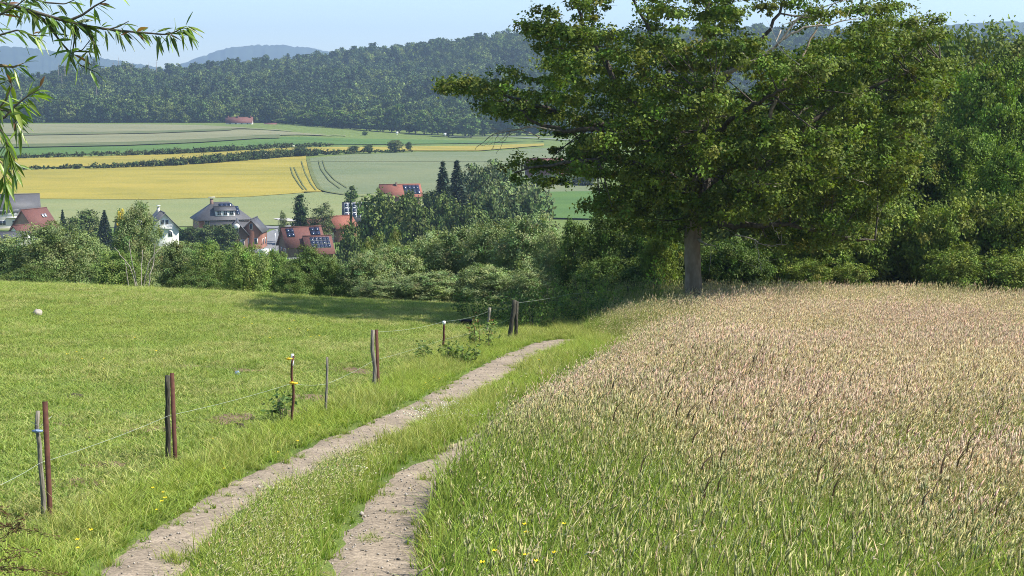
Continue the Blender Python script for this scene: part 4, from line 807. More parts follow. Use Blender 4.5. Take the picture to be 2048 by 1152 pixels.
# ---- field hedges and their bushes
def hedge(label, line, hpx, seed, dens=1.0, c=(.046, .068, .030), white=0):
    rng = np.random.default_rng(seed); p = smooth_line(line, 70); C_ = hit(p[:, 0], p[:, 1], .3); e = empty('field_hedge', C_[0]); tag(e, label, 'hedge'); f = MB()
    hp = np.interp(np.linspace(0, 1, 70), np.linspace(0, 1, len(hpx)), hpx); hm = hp/F*C_[:, 1]; blobs = []
    for k in range(69):
        for u in np.arange(0, 1, .2):
            q = C_[k]*(1-u)+C_[k+1]*u-C_[0]; h = hm[k]*rng.uniform(.55, 1.15); r = h*rng.uniform(.5, .9)
            blobs.append((q[0], q[1]+rng.normal(0, .8), q[2]+h*.42, r, r, h*.55))
    foliage(f, rng, blobs, int(16000*dens), .75, .7, c, 16, .4, .28, .1)
    if white:
        P, N_, j, cc, rr = crown_points(rng, blobs, white, .3, 14); m = P[:, 2] > np.median(P[:, 2]); leaves(f, rng, P[m], N_[m]+[0, -.5, .8], .5, .8, jitcol(rng, (.48, .50, .36), m.sum()))
    f.obj('foliage', M['leaff'], e)
hedge('upper field hedge between the green strip and the yellow strip, flecked with white blossom', add([(-100, 322), (50, 316.5), (330, 309), (450, 303), (560, 296), (668, 291.5)], 0), [7, 9, 11, 10, 9, 6], 401, 1, white=260)
hedge('lower field hedge between the two yellow barley fields', [(-100, 346), (50, 339), (200, 337), (350, 331), (450, 324), (560, 315), (620, 310), (700, 306.5), (830, 303)], [7, 8, 10, 14, 17, 16, 11, 7, 4], 402, 1.5, white=60)
for px, py, wp, hp_, lb in ((603, 314, 34, 22, 'broad dark bush at the end of the thick part of the lower field hedge'), (708, 307, 26, 15, 'low double bush on the lower field hedge'), (737, 307, 24, 17, 'round dark bush on the lower field hedge'), (790, 305, 34, 25, 'airy taller bush at the thin end of the lower field hedge'), (818, 304, 14, 20, 'narrow bush at the very end of the lower field hedge')):
    P = hit1(px, py); grow('v3' if px != 790 else 'v2', px, py-hp_, wp, float(P[1]), lb, cat='bush', name='field_bush')
# ---- wooded hill: thousands of trees that read as one mass, edge trees as individuals
def canopy_proto(seed, h, r, n, c, shape='round', L=1.15):
    rng = np.random.default_rng(seed); f = MB(); foliage(f, rng, lobes(rng, h, r, .5, 8, shape), n, L, .75, c, 14, .36, .22, .08); return f.mesh('canopy', M['leaff'])
def snag_proto(seed):
    rng = np.random.default_rng(seed); mb = MB(); tube(mb, [(0, 0, 0), (.2, 0, 9), (0, 0, 18)], [.32, .24, .05], 5, col=(.20, .17, .14))
    for k in range(8):
        a = rng.random()*6.28; z = rng.uniform(7, 16); tube(mb, [(0, 0, z), (math.cos(a)*1.3, math.sin(a)*1.3, z+.4)], [.09, .03], 3, col=(.22, .19, .16))
    return mb.mesh('snag', M['leaff'])
def forest():
    rng = np.random.default_rng(500); G = [(.064, .102, .038), (.054, .088, .036), (.080, .116, .042), (.044, .074, .038), (.096, .134, .046), (.040, .064, .038)]
    pr = [canopy_proto(510+k, (13, 13, 11, 15, 12, 17)[k], (5.6, 6.6, 4.8, 5.0, 6.4, 3.4)[k], 1500, G[k], ('low', 'low', 'low', 'round', 'low', 'cone')[k]) for k in range(6)]+[snag_proto(530)]
    y = rng.uniform(1030, 1800, 42000); x = rng.uniform(-1.0, 1.0, 42000)*(.46*y+60); k = (y/1800)**.0 > 0
    px = 1024+F*x/y; edge = 1095-(1095-985)*sstep(560, 760, px)
    keep = (y > edge) & (rng.random(len(y)) < .42+.2*(y < 1250))
    x, y, px = x[keep], y[keep], px[keep]; P = np.stack([x, y, Hfar(x, y)-.8], -1)
    nz = vnoise(rng, P[:, :2], 60)+.5*vnoise(rng, P[:, :2]+9, 22); idx = np.clip((nz/1.5*5+rng.normal(0, 1.1, len(P))), 0, 4.99).astype(int)
    con = (vnoise(rng, P[:, :2]+77, 110) > .74) & (rng.random(len(P)) < .35); idx[con] = 5; idx[(rng.random(len(P)) < .5) & (px < 330) & (vnoise(rng, P[:, :2], 45) > .72)] = 6
    s = np.clip(rng.lognormal(-.05, .24, len(P)), .5, 1.5); rot = np.zeros((len(P), 3)); rot[:, 2] = rng.random(len(P))*6.28
    scatter('forest', pr, P, rot, np.stack([s, s, s*rng.uniform(.85, 1.15, len(P))], -1), idx, 'dense mixed forest covering the long hill behind the fields', 'forest')
    print('forest', len(P))
forest()
e1 = tree_proto('forest_edge_tree', 541, 14, 5.0, .5, 3400, 1.0, .75, (.054, .092, .030), M['leaff'], M['barkd'], 'round', 10, .3, 16, .34); e2 = tree_proto('forest_edge_tree', 542, 14, 5.0, .5, 3400, 1.0, .75, (.070, .112, .038), M['leaff'], M['barkd'], 'round', 11, .3, 14, .32)
PR.update(e1=(e1, 14, 5.0), e2=(e2, 14, 5.0)); rngE = np.random.default_rng(545)
LE1 = 'dark leafy tree along the lower edge of the hill forest'; LE2 = 'lighter green leafy tree along the lower edge of the hill forest'
for k in range(34):
    px = 575+k*16+rngE.uniform(-6, 6); D = float(np.interp(px, [560, 640, 760, 1000, 1120], [1060, 1010, 975, 985, 990]))+rngE.uniform(0, 25); top = float(np.interp(px, [560, 700, 800, 950, 1100], [232, 226, 216, 228, 235]))+rngE.uniform(-12, 14)
    key = 'e1' if rngE.random() < .55 else 'e2'; grow(key, px, top, rngE.uniform(30, 46), D, LE1 if key == 'e1' else LE2, 'trees along the forest edge, '+('dark' if key == 'e1' else 'light'))
for px, top, wp, D, lb in ((942, 227, 40, 962, 'rounded pale tree standing free beside the country road'), (897, 236, 42, 965, 'rounded dark tree beside the country road'), (730, 262, 12, 905, 'small white-blossomed shrub on the field crest')): grow('e2' if px != 897 else 'e1', px, top, wp, D, lb)
# ================================================================== VILLAGE
def xf(V, Mx):
    V = np.asarray(V, float); return V if Mx is None else V@np.array(Mx.to_3x3()).T+np.array(Mx.translation)
def volume(e, l, w_, hw, hr, wall, roof, Mx=None, hip=0, over=.45, wins=(), doors=(), solar=(), z0=-2.0, wname='wall', rname='roof'):
    """one gabled (or hipped) block of a house: ridge along x; parts are added to the Empty e"""
    a, b = l/2, w_/2; mb = MB()
    if hip:
        box(mb, -a, a, -b, b, z0, hw)
        mb.V[-1] = xf(mb.V[-1], Mx)
    else:
        V = [(-a, -b, z0), (-a, b, z0), (-a, b, hw), (-a, 0, hw+hr), (-a, -b, hw), (a, -b, z0), (a, b, z0), (a, b, hw), (a, 0, hw+hr), (a, -b, hw)]
        mb.add(xf(V, Mx), [[0, 5, 9, 4], [1, 2, 7, 6], [0, 4, 2, 1], [5, 6, 7, 9]], [[4, 3, 2], [9, 7, 8]])
    mb.obj(wname, wall, e)
    rb = MB(); k = hr/b; ex_ = over; dz = .12
    if hip:
        r = max(.05, a-hip); V = np.array([(-a-ex_, -b-ex_, hw-ex_*k+.1), (a+ex_, -b-ex_, hw-ex_*k+.1), (a+ex_, b+ex_, hw-ex_*k+.1), (-a-ex_, b+ex_, hw-ex_*k+.1), (-r, 0, hw+hr+.1), (r, 0, hw+hr+.1)])
        rb.add(xf(np.concatenate([V, V[:4]-[0, 0, .16]]), Mx), [[0, 1, 5, 4], [2, 3, 4, 5], [0, 6, 7, 1], [1, 7, 8, 2], [2, 8, 9, 3], [3, 9, 6, 0], [6, 9, 8, 7]], [[1, 2, 5], [3, 0, 4]])
    else:
        for s in (-1, 1):
            q = [(-a-ex_, s*(b+ex_), hw-ex_*k+dz), (a+ex_, s*(b+ex_), hw-ex_*k+dz), (a+ex_, s*.0, hw+hr+dz), (-a-ex_, s*.0, hw+hr+dz)]
            if s > 0: q = q[::-1]
            slab(rb, xf(q, Mx), .16)
    ro = rb.obj(rname, roof, e)
    if not hip: rc = MB(); rc.add(*((lambda m: (m.V[0], m.Q[0]))(box(MB(), -a-ex_, a+ex_, -.14, .14, hw+hr+dz-.02, hw+hr+dz+.12)))); rc.V[0] = xf(rc.V[0], Mx); rc.obj('ridge_tiles', roof, ro)
    def plate(nm, face, u, v, ww, wh, th, mat, par, base=0):
        m = MB(); s = {'f': (u-ww/2, u+ww/2, -b-base-th, -b-base+.02), 'b': (u-ww/2, u+ww/2, b+base-.02, b+base+th), 'l': (-a-base-th, -a-base+.02, u-ww/2, u+ww/2), 'r': (a+base-.02, a+base+th, u-ww/2, u+ww/2)}[face]
        box(m, *s, v, v+wh); m.V[0] = xf(m.V[0], Mx); return m.obj(nm, mat, par)
    for wv in wins:
        f, u, v, ww, wh = wv[:5]; fr = plate('window', f, u, v, ww, wh, .07, M['white'], e)
        nP = 2 if ww > .8 else 1; pw = (ww-.16-(nP-1)*.08)/nP
        for i in range(nP): plate('pane', f, u-ww/2+.08+pw/2+i*(pw+.08), v+.08, pw, wh-.16, .03, M['glass'], fr, .07)
    for f, u, ww, wh, dm in doors: d = plate('door', f, u, 0, ww, wh, .06, dm, e); plate('handle', f, u+ww*.35, wh*.48, .12, .05, .05, M['alu'], d, .06)
    for s, x0, x1, v0, v1_, nx, ny, cm, fm in solar:     # s: slope side, x range, fraction from eaves to ridge
        for i in range(nx):
            for j in range(ny):
                xa = x0+(x1-x0)*i/nx+.03; xb = x0+(x1-x0)*(i+1)/nx-.03; ta = v0+(v1_-v0)*j/ny; tb = v0+(v1_-v0)*(j+1)/ny-.012; o = np.array([0, -k if s < 0 else k, 1]); o = np.array([0, s*k, 1.0])/math.hypot(k, 1)*.14
                y_ = lambda t: s*b*(1-t); z_ = lambda t: hw+hr*t+dz; q = np.array([(xa, y_(ta), z_(ta)), (xb, y_(ta), z_(ta)), (xb, y_(tb), z_(tb)), (xa, y_(tb), z_(tb))])+o
                if s > 0: q = q[::-1]
                m = MB(); slab(m, xf(q, Mx), .06); pn = m.obj('solar_panel', fm, ro)
                c = q.mean(0); q2 = c+(q-c)*(.80 if fm is M['white'] else .93)+o/.14*.012; m = MB(); slab(m, xf(q2, Mx), .01); m.obj('cell_glass', cm, pn)
    return ro
def chimney(par, x, y, z0, z1, s=.5, mat=None, cap=None, Mx=None):
    m = MB(); box(m, x-s/2, x+s/2, y-s/2, y+s/2, z0, z1); box(m, x-s/2-.06, x+s/2+.06, y-s/2-.06, y+s/2+.06, z1, z1+.1); m.V = [xf(v, Mx) for v in m.V]; c = m.obj('chimney', mat or M['brickd'], par)
    if cap: m = MB(); box(m, x-s*1.2, x+s*1.2, y-s*.6, y+s*.6, z1+.45, z1+.53); [box(m, x+q-.03, x+q+.03, y-.03, y+.03, z1+.1, z1+.45) for q in (-s*.4, s*.4)]; m.V = [xf(v, Mx) for v in m.V]; m.obj('chimney_cap', M['white'], c)
def LM(x, y, z, rz): return Matrix.Translation((x, y, z))@Matrix.Rotation(R(rz), 4, 'Z')
def house(name, label, px, D, rz, dz=0):
    P = at(px, D); e = empty(name, (P[0], P[1], P[2]+dz), R(rz)); return tag(e, label, 'house')
# big brick villa with hipped slate roof
e = house('brick_villa', 'large brick house with grey hipped roof, dormer and solar panels', 443, 356, 22)
row = [('f', u, v, 1.1, 1.5) for u in (-4.2, -1.4, 1.4, 4.2) for v in (.9, 3.7)]+[('l', u, v, 1.0, 1.5) for u in (-2.6, 0, 2.6) for v in (.9, 3.7)]
ro = volume(e, 12.0, 9.0, 5.4, 3.5, M['brick'], M['slate'], hip=4.0, over=.6, wins=row, doors=[('f', 0, 1.2, 2.2, M['darkwood'])])
volume(e, 4.6, 3.2, 7.2, .7, M['plaster'], M['slate'], LM(.3, -2.6, 0, 0), over=.3, wins=[('f', u, 6.1, 1.0, .95) for u in (-1.5, 0, 1.5)], z0=5.9, wname='dormer_wall', rname='dormer_roof')
chimney(ro, -2.2, -.3, 7.0, 9.7, .7, M['brickd'], True)
def hip_panels(par, nx, ny, x0, z0, s, k, b, hw):
    for i in range(nx):
        for j in range(ny):
            y0 = -b*(1-(z0-hw)/(k*b)); m = MB(); xa = x0+i*1.05; za = z0+j*.95*.62; dy = (za-z0)/k; zb = za+.55; dyb = (zb-z0)/k
            slab(m, np.array([(xa, y0+dy, za), (xa+1.0, y0+dy, za), (xa+1.0, y0+dyb, zb), (xa, y0+dyb, zb)])+np.array([0, -.12, .26]), .05); m.obj('solar_panel', M['solar'], par)
hip_panels(ro, 3, 1, -.6, 7.85, 1, 3.5/4.5, 4.5, 5.4); hip_panels(ro, 1, 3, 2.9, 6.0, 1, 3.5/4.5, 4.5, 5.4)
# brick house with two gables below the villa
e = house('gabled_brick_house', 'small dark brick house with grey gabled roofs and a white dish', 486, 332, 10)
volume(e, 9.0, 5.4, 3.6, 2.4, M['brickd'], M['slate'], LM(-2.2, 2.0, 0, 0), wins=[('f', -3, 1, 1, 1.3)])
volume(e, 6.0, 4.6, 3.9, 2.7, M['brickd'], M['slate'], LM(-1.2, -.6, 0, 90), wins=[('l', 0, 4.2, .9, 1.1), ('l', -1.1, 1.2, .9, 1.3), ('l', 1.1, 1.2, .9, 1.3)])
volume(e, 6.4, 4.4, 4.4, 2.5, M['brick'], M['slate'], LM(2.6, 0, 0, 78), wins=[('l', .0, 4.7, .7, 1.3), ('l', -1, 1.4, .8, 1.4), ('l', 1, 1.4, .8, 1.4), ('f', -1.4, 1.2, .9, 1.3), ('f', 1.2, 1.2, .9, 1.3)])
m = MB(); th = np.arange(20)/20*2*np.pi; m.add(np.concatenate([np.stack([.62*np.cos(th), -.06+0*th, .62*np.sin(th)], -1), [[0, .1, 0]], np.stack([.62*np.cos(th), .02+0*th, .62*np.sin(th)], -1)])+np.array([-1.2, -4.05, 5.55]), [[i, (i+1) % 20, 21+(i+1) % 20, 21+i] for i in range(20)], [[(i+1) % 20, i, 20] for i in range(20)]); m.obj('satellite_dish', M['white'], e)
# white gabled house
e = house('white_house', 'white gabled house with grey roof and a balcony', 324, 342, 112)
ro = volume(e, 10.0, 6.2, 4.4, 3.3, M['plaster'], M['slate'], over=.6, wins=[('l', -.5, 5.1, .8, 1.1), ('l', .5, 5.1, .8, 1.1), ('l', -1.2, 2.3, 1, 1.4), ('l', 1.2, 2.3, 1, 1.4)])
chimney(ro, 1.0, .4, 6.4, 8.6, .6, M['cream'], True)
m = MB(); box(m, -6.1, -5.0, -1.5, 1.5, 4.25, 4.4); [box(m, -6.1, -6.04, y, y+.06, 4.4, 5.05) for y in np.arange(-1.5, 1.5, .25)]; box(m, -6.12, -6.02, -1.5, 1.5, 5.05, 5.12); m.obj('balcony', M['white'], e)
# long low house with glazed roof beside it
e = house('glazed_roof_house', 'low house with pale glazed roof half hidden left of the white gable', 268, 350, 6)
volume(e, 7.5, 5.5, 2.6, 2.5, M['plaster'], M['slate'], solar=[(-1, -3.4, 3.4, .25, .9, 5, 2, M['glass'], M['white'])])
# red-roofed house with solar arrays
e = house('red_roof_house', 'brown brick house with red tiled roof carrying solar panels', 603, 318, 26)
ro = volume(e, 8.2, 6.4, 2.6, 3.6, M['brickd'], M['tile'], wins=[('l', -1.2, .9, 1.4, 1.1), ('l', 1.2, .9, 1.0, 1.1)], solar=[(-1, -3.6, -1.9, .45, .93, 2, 2, M['solar'], M['solar']), (-1, 1.7, 3.9, .5, .95, 2, 2, M['solar'], M['solar'])])
volume(e, 5.4, 7.0, 1.2, 3.2, M['brickd'], M['tile'], LM(2.6, -2.9, 0, -6), wins=[('r', 0, 1.2, 1.0, 1.2)], solar=[(-1, -1.7, 2.5, .25, .92, 5, 3, M['solar'], M['alu'])])
m = MB(); box(m, -5.0, 3.0, -6.4, -5.4, -1, .35); m.obj('garden_wall', M['pave'], e)
# left cluster: grey block, red barn, low roofs
e = house('grey_roof_house', 'tall pale rendered house with dark grey roof at the edge of the village', 18, 385, 20)
volume(e, 15.0, 8.0, 4.9, 3.8, M['cream'], M['slate'], over=.5, wins=[('f', u, v, 1.7, 1.2) for u in (-4.6, -1.6, 1.6, 4.6) for v in (1.1, 3.8)])
m = MB(); box(m, -.5, 3.0, -4.9, -4.05, 3.0, 3.15); [box(m, x, x+.06, -4.9, -4.84, 3.45, 4.3) for x in np.arange(-.5, 3, .3)]; m.obj('balcony', M['white'], e)
e = house('red_barn', 'barn with a steep red tiled roof and two skylights', 70, 368, 65); 
ro = volume(e, 8.0, 7.0, 2.0, 4.3, M['brick'], M['tile'], over=.5, wins=[('f', -1.5, .6, 1.2, 1)])
for x in (1.0, 1.9): m = MB(); slab(m, np.array([(x, -1.9, 4.3), (x+.6, -1.9, 4.3), (x+.6, -1.3, 5.05), (x, -1.3, 5.05)])+np.array([0, -.1, .05]), .08); m.obj('skylight', M['alu'], ro)
e = house('red_barn_annexe', 'small annexe with a low red roof in front of the red barn', 46, 352, 60); volume(e, 5, 4.4, 1.7, 2.0, M['plaster'], M['tile'])
e = house('low_shed', 'low shed with a flat-looking dark grey roof below the tall pale house', 20, 340, 0); volume(e, 8.5, 5, 2.0, 1.1, M['plaster'], M['slate'], wins=[('f', 2.5, .5, .8, .9)])
# house with the white solar grid, orange roofs
e = house('solar_grid_house', 'dark house whose roof is a grid of white-framed solar panels', 709, 374, 8); volume(e, 5.2, 6, 3.4, 4.0, M['brickd'], M['slate'], solar=[(-1, -2.5, 2.5, .1, .98, 5, 3, M['solar'], M['white'])])
e = house('orange_roof_house', 'pale brick house with a small bright orange roof beside the birch', 682, 350, 40); volume(e, 5.6, 5.0, 3.6, 2.4, M['brick'], M['tileo'], wins=[('l', 0, 3.6, .8, 1), ('l', -.9, 1.2, .9, 1.2), ('l', .9, 1.2, .9, 1.2)])
e = house('birch_house', 'red-roofed white house mostly hidden behind the birch', 634, 348, 20); volume(e, 7, 5.5, 3.0, 2.6, M['plaster'], M['tile'], wins=[('f', 1, 1, 1, 1.2)])
e = house('orange_farmhouse', 'farmhouse with wide orange roof, chimney and a bank of solar panels', 800, 450, 14)
ro = volume(e, 11.5, 9, 2.8, 3.2, M['brickd'], M['tileo'], over=.6, solar=[(-1, .8, 5.7, .12, .92, 4, 2, M['solar'], M['solar'])]); chimney(ro, -1.2, -.6, 5, 6.6, .5)
e = house('solar_barn', 'large red barn with a dark solar roof above the bushes', 1088, 540, 6); volume(e, 13, 9, 3.4, 3.6, M['tile'], M['tile'], wins=[('f', -4, 1, 1, 1)], solar=[(-1, -5.6, 6.2, .06, .72, 8, 3, M['solar'], M['solar'])])
e = house('crest_farm', 'long red-roofed farm building on the crest of the fields', 479, 1035, 4, -1.2); ro = volume(e, 18, 9, 2.4, 3.6, M['plaster'], M['tile'], wins=[('f', u, .8, 1.2, 1.2) for u in (-6, -2, 2, 6)])
for x in (-7.6, -1.0, 7.8): chimney(ro, x, -.5, 5, 7.0, .8, M['tile'])
e = house('crest_shed', 'low red-roofed shed beyond the crest farm', 541, 1045, 0, -2.2); volume(e, 8, 6, 1.6, 1.4, M['brick'], M['tile'])
e = house('hidden_brick_house', 'pale house hidden among trees right of the slender trees', 575, 312, 0) if False else None
# street furniture
def shelter():
    P = at(578, 338); e = empty('bus_shelter', P, R(8)); tag(e, 'glass bus shelter with white frame beside the conical cypress', 'shelter')
    for x in (-1.6, -.8, 0, .8, 1.6): m = MB(); box(m, x-.05, x+.05, .55, .65, 0, 2.5); m.obj('post', M['white'], e)
    for x in (-1.2, -.4, .4, 1.2): m = MB(); box(m, x-.35, x+.35, .58, .62, .3, 2.35); m.obj('pane', M['glass'], e)
    m = MB(); slab(m, [(-1.9, -.8, 2.5), (1.9, -.8, 2.5), (1.9, .8, 2.62), (-1.9, .8, 2.62)], .08); m.obj('roof', M['white'], e)
    m = MB(); box(m, -1.4, 1.4, .2, .5, .42, .48); m.obj('bench', M['alu'], e)
shelter()
P = at(551, 322); e = empty('street_lamp', P); tag(e, 'slim pale street lamp beside the bend in the village road', 'lamp')
m = MB(); tube(m, [(0, 0, -.3), (0, 0, 2), (0, 0, 5.2)], [.08, .06, .045], 8); m.obj('pole', M['alu'], e, True); m = MB(); box(m, -.12, .55, -.1, .1, 5.15, 5.28); m.obj('lamp_head', M['white'], e)
P = at(535, 315); e = empty('white_van', P, R(70)); tag(e, 'small white van parked by the village road', 'van')
m = MB(); prof = np.array([(-2.2, .35), (2.2, .35), (2.2, 1.0), (1.5, 1.15), (1.0, 1.85), (-2.1, 1.95), (-2.2, 1.5)]); n = len(prof)
m.add(np.concatenate([np.insert(prof, 1, -.85, 1), np.insert(prof, 1, .85, 1)]), [[i, (i+1) % n, n+(i+1) % n, n+i] for i in range(n)], [[0, i+1, i] for i in range(1, n-1)]+[[n, n+i, n+i+1] for i in range(1, n-1)]); m.obj('body', M['white'], e)
for x in (-1.4, 1.4):
    for y in (-.86, .86): m = MB(); tube(m, [(x, y-.1, .34), (x, y+.1, .34)], .34, 12); m.obj('wheel', M['black'], e)
m = MB(); box(m, .2, 1.1, -.87, .87, 1.2, 1.7); m.obj('window', M['glass'], e)
for px, D in ((794, 935), (890, 955)):
    P = at(px, D); e = empty('road_marker', P); tag(e, 'small white roadside board on a post along the country road', 'sign', 'white boards along the country road'); m = MB(); box(m, -.06, .06, -.06, .06, -.5, 1.4); m.obj('post', M['alu'], e); m = MB(); box(m, -.8, .8, -.05, .05, 1.4, 2.9); m.obj('board', M['white'], e)
# ================================================================== FENCE
def post_thing(name, label, top, base, mk, D=None, group=None):
    """a post from its base pixel (on the ground) up to its top pixel, leaning as photographed"""
    B = hit1(*base) if D is None else at(base[0], D); Tp = pt(top[0], top[1], B[1]); e = empty(name, B); tag(e, label, 'post', group); mk(e, Tp-B); return B, Tp
def angle_steel(e, v, s=.045):
    d = unit(v); r = unit(np.cross(d, [0, 1., 0])); f = np.cross(r, d); m = MB(); b0 = -d*.3
    L_ = [(-s, s*.3), (-s, -s*.5), (s, -s*.5), (s, -s*.5+.009), (-s+.012, -s*.5+.009), (-s+.012, s*.3)]; n = 6
    m.add(np.concatenate([[b0+r*a+f*b_ for a, b_ in L_], [v+r*a+f*b_ for a, b_ in L_]]), [[i, (i+1) % n, n+(i+1) % n, n+i] for i in range(n)]+[[n, n+1, n+4, n+5], [n+1, n+2, n+3, n+4]]); m.obj('angle_bar', M['rust'], e)
def round_wood(r0, r1, mat, top='flat', sides=9):
    def f(e, v):
        rng = np.random.default_rng(int(abs(v[0])*1e4)+7); n = 9; p = np.linspace(-.3, 1, n)[:, None]*v; p[1:] += rng.normal(0, .008, (n-1, 3)); m = MB(); tube(m, p, np.linspace(r0, r1, n)*(1+rng.normal(0, .04, n)), sides); m.obj('stake', mat, e, True)
    return f
def insulator(e, p, mat, r=.03):
    m = MB(); tube(m, [p+np.array([-.045, -.02, 0]), p+np.array([.0, -.035, 0]), p+np.array([.045, -.02, 0])], [r*.5, r, r*.5], 8); tube(m, [p+np.array([0, 0, -.012]), p+np.array([0, -.06, .012])], r*.45, 6); m.obj('insulator', mat, e, True)
post_thing('steel_post', 'rusty angle-iron post at the near end of the fence', (90, 803), (101, 1040), lambda e, v: angle_steel(e, v, .021))
def st(e, v): round_wood(.024, .018, M['oldwood'])(e, v); insulator(e, v*.82, M['bplastic'], .016); m = MB(); tube(m, [v*.9+np.array([-.06, 0, 0]), v*.86+np.array([.03, -.03, 0]), v*.95+np.array([.12, 0, 0])], .002, 4); m.obj('tie_wire', M['wire'], e)
post_thing('wooden_stake', 'thin grey wooden stake with blue insulator beside the nearest steel post', (74, 822), (88, 1035), st)
post_thing('wooden_post', 'dark tarred wooden post paired with a leaning rusty bar', (335, 752), (336, 922), round_wood(.030, .028, M['darkwood']))
post_thing('steel_post', 'rusty angle-iron post leaning against the tarred wooden post', (344, 746), (351, 926), lambda e, v: angle_steel(e, v, .022))
def wp(e, v):
    round_wood(.018, .016, M['rust'])(e, v); m = MB(); tube(m, [v*.84, v*.9, v*1.0], .020, 8); m.obj('cap', M['white'], e); insulator(e, v*.945+np.array([-.04, -.03, 0]), M['yplastic'], .016); insulator(e, v*.605, M['yplastic'], .02); insulator(e, v*.605+np.array([.03, -.02, 0]), M['yplastic'], .016)
post_thing('rod_post', 'thin rusty post with white cap and yellow insulators', (585, 708), (585, 852), wp)
post_thing('wooden_stake', 'bare thin grey stake between the white-capped post and the paired posts', (656, 716), (650, 832), round_wood(.02, .016, M['oldwood']))
post_thing('wooden_post', 'grey weathered wooden post paired with an upright rusty bar', (746, 661), (749, 779), round_wood(.034, .032, M['oldwood']))
post_thing('steel_post', 'upright rusty angle-iron post beside the grey weathered wooden post', (753, 659), (757, 779), lambda e, v: angle_steel(e, v, .026))
def rp(e, v): round_wood(.026, .024, M['rust'])(e, v); m = MB(); tube(m, [v*.90, v*1.0], .036, 8); m.obj('cap', M['white'], e)
post_thing('rod_post', 'rusty post with pale top standing in the leafy weeds', (888, 642), (886, 706), rp)
post_thing('wooden_stake', 'grey stake with pale top beyond the weed clump', (980, 615), (974, 668), round_wood(.04, .038, M['oldwood']))
def lean(e, v): round_wood(.065, .055, M['darkwood'])(e, v); m = MB(); tube(m, [np.array([.16, .25, -.3]), v*.97+np.array([.06, .03, 0])], [.05, .04], 8); m.obj('brace', M['darkwood'], e, True)
post_thing('corner_post', 'thick dark leaning corner post with a brace at the track bend', (1030, 601), (1018, 681), lean)
pF, tF = post_thing('wire_post', 'thin dark post of the fence in front of the shaded shrubs', (1256, 572), (1255, 630), round_wood(.03, .028, M['darkwood']), D=50)
def wire(label, pts, r=.0055, sag=.02, D=None, extra=None):
    p = []
    for q in pts:
        p.append(pt(q[0], q[1], q[2]))
    p = np.array(p); out = [p[0]]
    for a, b in zip(p[:-1], p[1:]):
        for u in np.linspace(0, 1, 9)[1:]: out.append(a+(b-a)*u-np.array([0, 0, 4*sag*u*(1-u)]))
    o = MB(); tube(o, out, r, 5); w_ = o.obj('fence_wire', M['wire'], smooth=True); tag(w_, label, 'wire')
yD = lambda px, py: float(hit1(px, py)[1])
D1, D2, D3, D4, D5, D6, D7, D8 = yD(97, 1040), yD(340, 925), yD(585, 852), yD(651, 832), yD(750, 779), yD(887, 705), yD(975, 667), yD(1018, 681)
wire('pale lower fence wire running along the pasture past every post', [(-60, 995, D1-1.6), (80, 926, D1), (338, 831, D2), (583, 767, D3), (653, 768, D4), (747, 721, D5), (886, 679, D6), (977, 655, D7), (1024, 635, D8)], .0017)
wire('greenish upper fence wire from the paired posts to the corner post', [(748, 664, D5), (887, 643, D6), (979, 622, D7), (1028, 607, D8)], .0018, .05)
wire('thin wire on the dark post in front of the shaded shrubs', [(1030, 606, D8), (1145, 587, 45), (1256, 575, 50), (1330, 580, 51), (1420, 588, 52)], .0022, .03)
# ================================================================== SMALL PLANTS AND THINGS IN THE GRASS
def weed(name, label, px, py, h, r, n, c, seed, L=.09, cat='plant', D=None, red=0):
    rng = np.random.default_rng(seed); B = hit1(px, py) if D is None else at(px, D); e = empty(name, B); tag(e, label, cat); s = MB(); f = MB(); ns = max(5, int(r*16)); tips = []
    for k in range(ns):
        a = rng.random()*6.28; q = r*math.sqrt(rng.random()); b = np.array([math.cos(a)*q*.7, math.sin(a)*q*.7, -.05]); t_ = np.array([math.cos(a)*q, math.sin(a)*q, h*rng.uniform(.6, 1.1)]); p = smooth_line([b, (b+t_)/2+rng.normal(0, .05, 3), t_], 6); tube(s, p, np.linspace(.008, .003, 6), 4); tips.append(p)
    s.obj('stems', M['barkd'], e)
    P = np.concatenate(tips); k = rng.integers(len(P)//6, len(P), n); Q = P[k]+rng.normal(0, .09, (n, 3))*[1, 1, .7]; Q[:, 2] = np.maximum(Q[:, 2], .02)
    leaves(f, rng, Q, rng.normal(0, .6, (n, 3))+[0, -.2, .9], L*rng.uniform(.6, 1.4, n), .5, jitcol(rng, np.asarray(c)*1.35, n, .2)); 
    if red: leaves(f, rng, P[rng.integers(0, len(P), red)]+rng.normal(0, .03, (red, 3))+[0, 0, .1], rng.normal(0, 1, (red, 3)), .04, .6, jitcol(rng, (.34, .13, .07), red))
    f.obj('foliage', M['leaf'], e)
weed('weed_clump', 'leafy dark weed clump at the foot of the pale-topped rusty post', 895, 728, .42, .65, 1000, (.085, .125, .03), 601)
weed('weed_clump', 'taller weed clump with reddish dock stems beside the grey stake', 960, 700, .7, .42, 480, (.10, .14, .035), 602, red=120)
weed('dock_plant', 'dark dock plant behind the white-capped post', 562, 842, .34, .2, 120, (.06, .095, .025), 603, .10)
weed('nettle_patch', 'shaded nettles right behind the corner post', 1060, 0, 1.0, 1.2, 1800, (.07, .115, .025), 604, D=42.5)  # darker copy of the nettles, shade put into the leaf colour
weed('nettle_patch', 'nettle bank coloured bright as if sunlit beyond the bend of the track', 1130, 0, 1.1, 1.8, 2600, (.13, .19, .035), 605, D=46)  # brighter copy, sunlight put into the leaf colour
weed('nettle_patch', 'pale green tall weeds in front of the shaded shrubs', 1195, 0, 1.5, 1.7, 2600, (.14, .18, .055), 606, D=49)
weed('nettle_patch', 'weeds growing round the dark wire post', 1260, 0, 1.2, 1.3, 1800, (.12, .16, .05), 607, D=50)
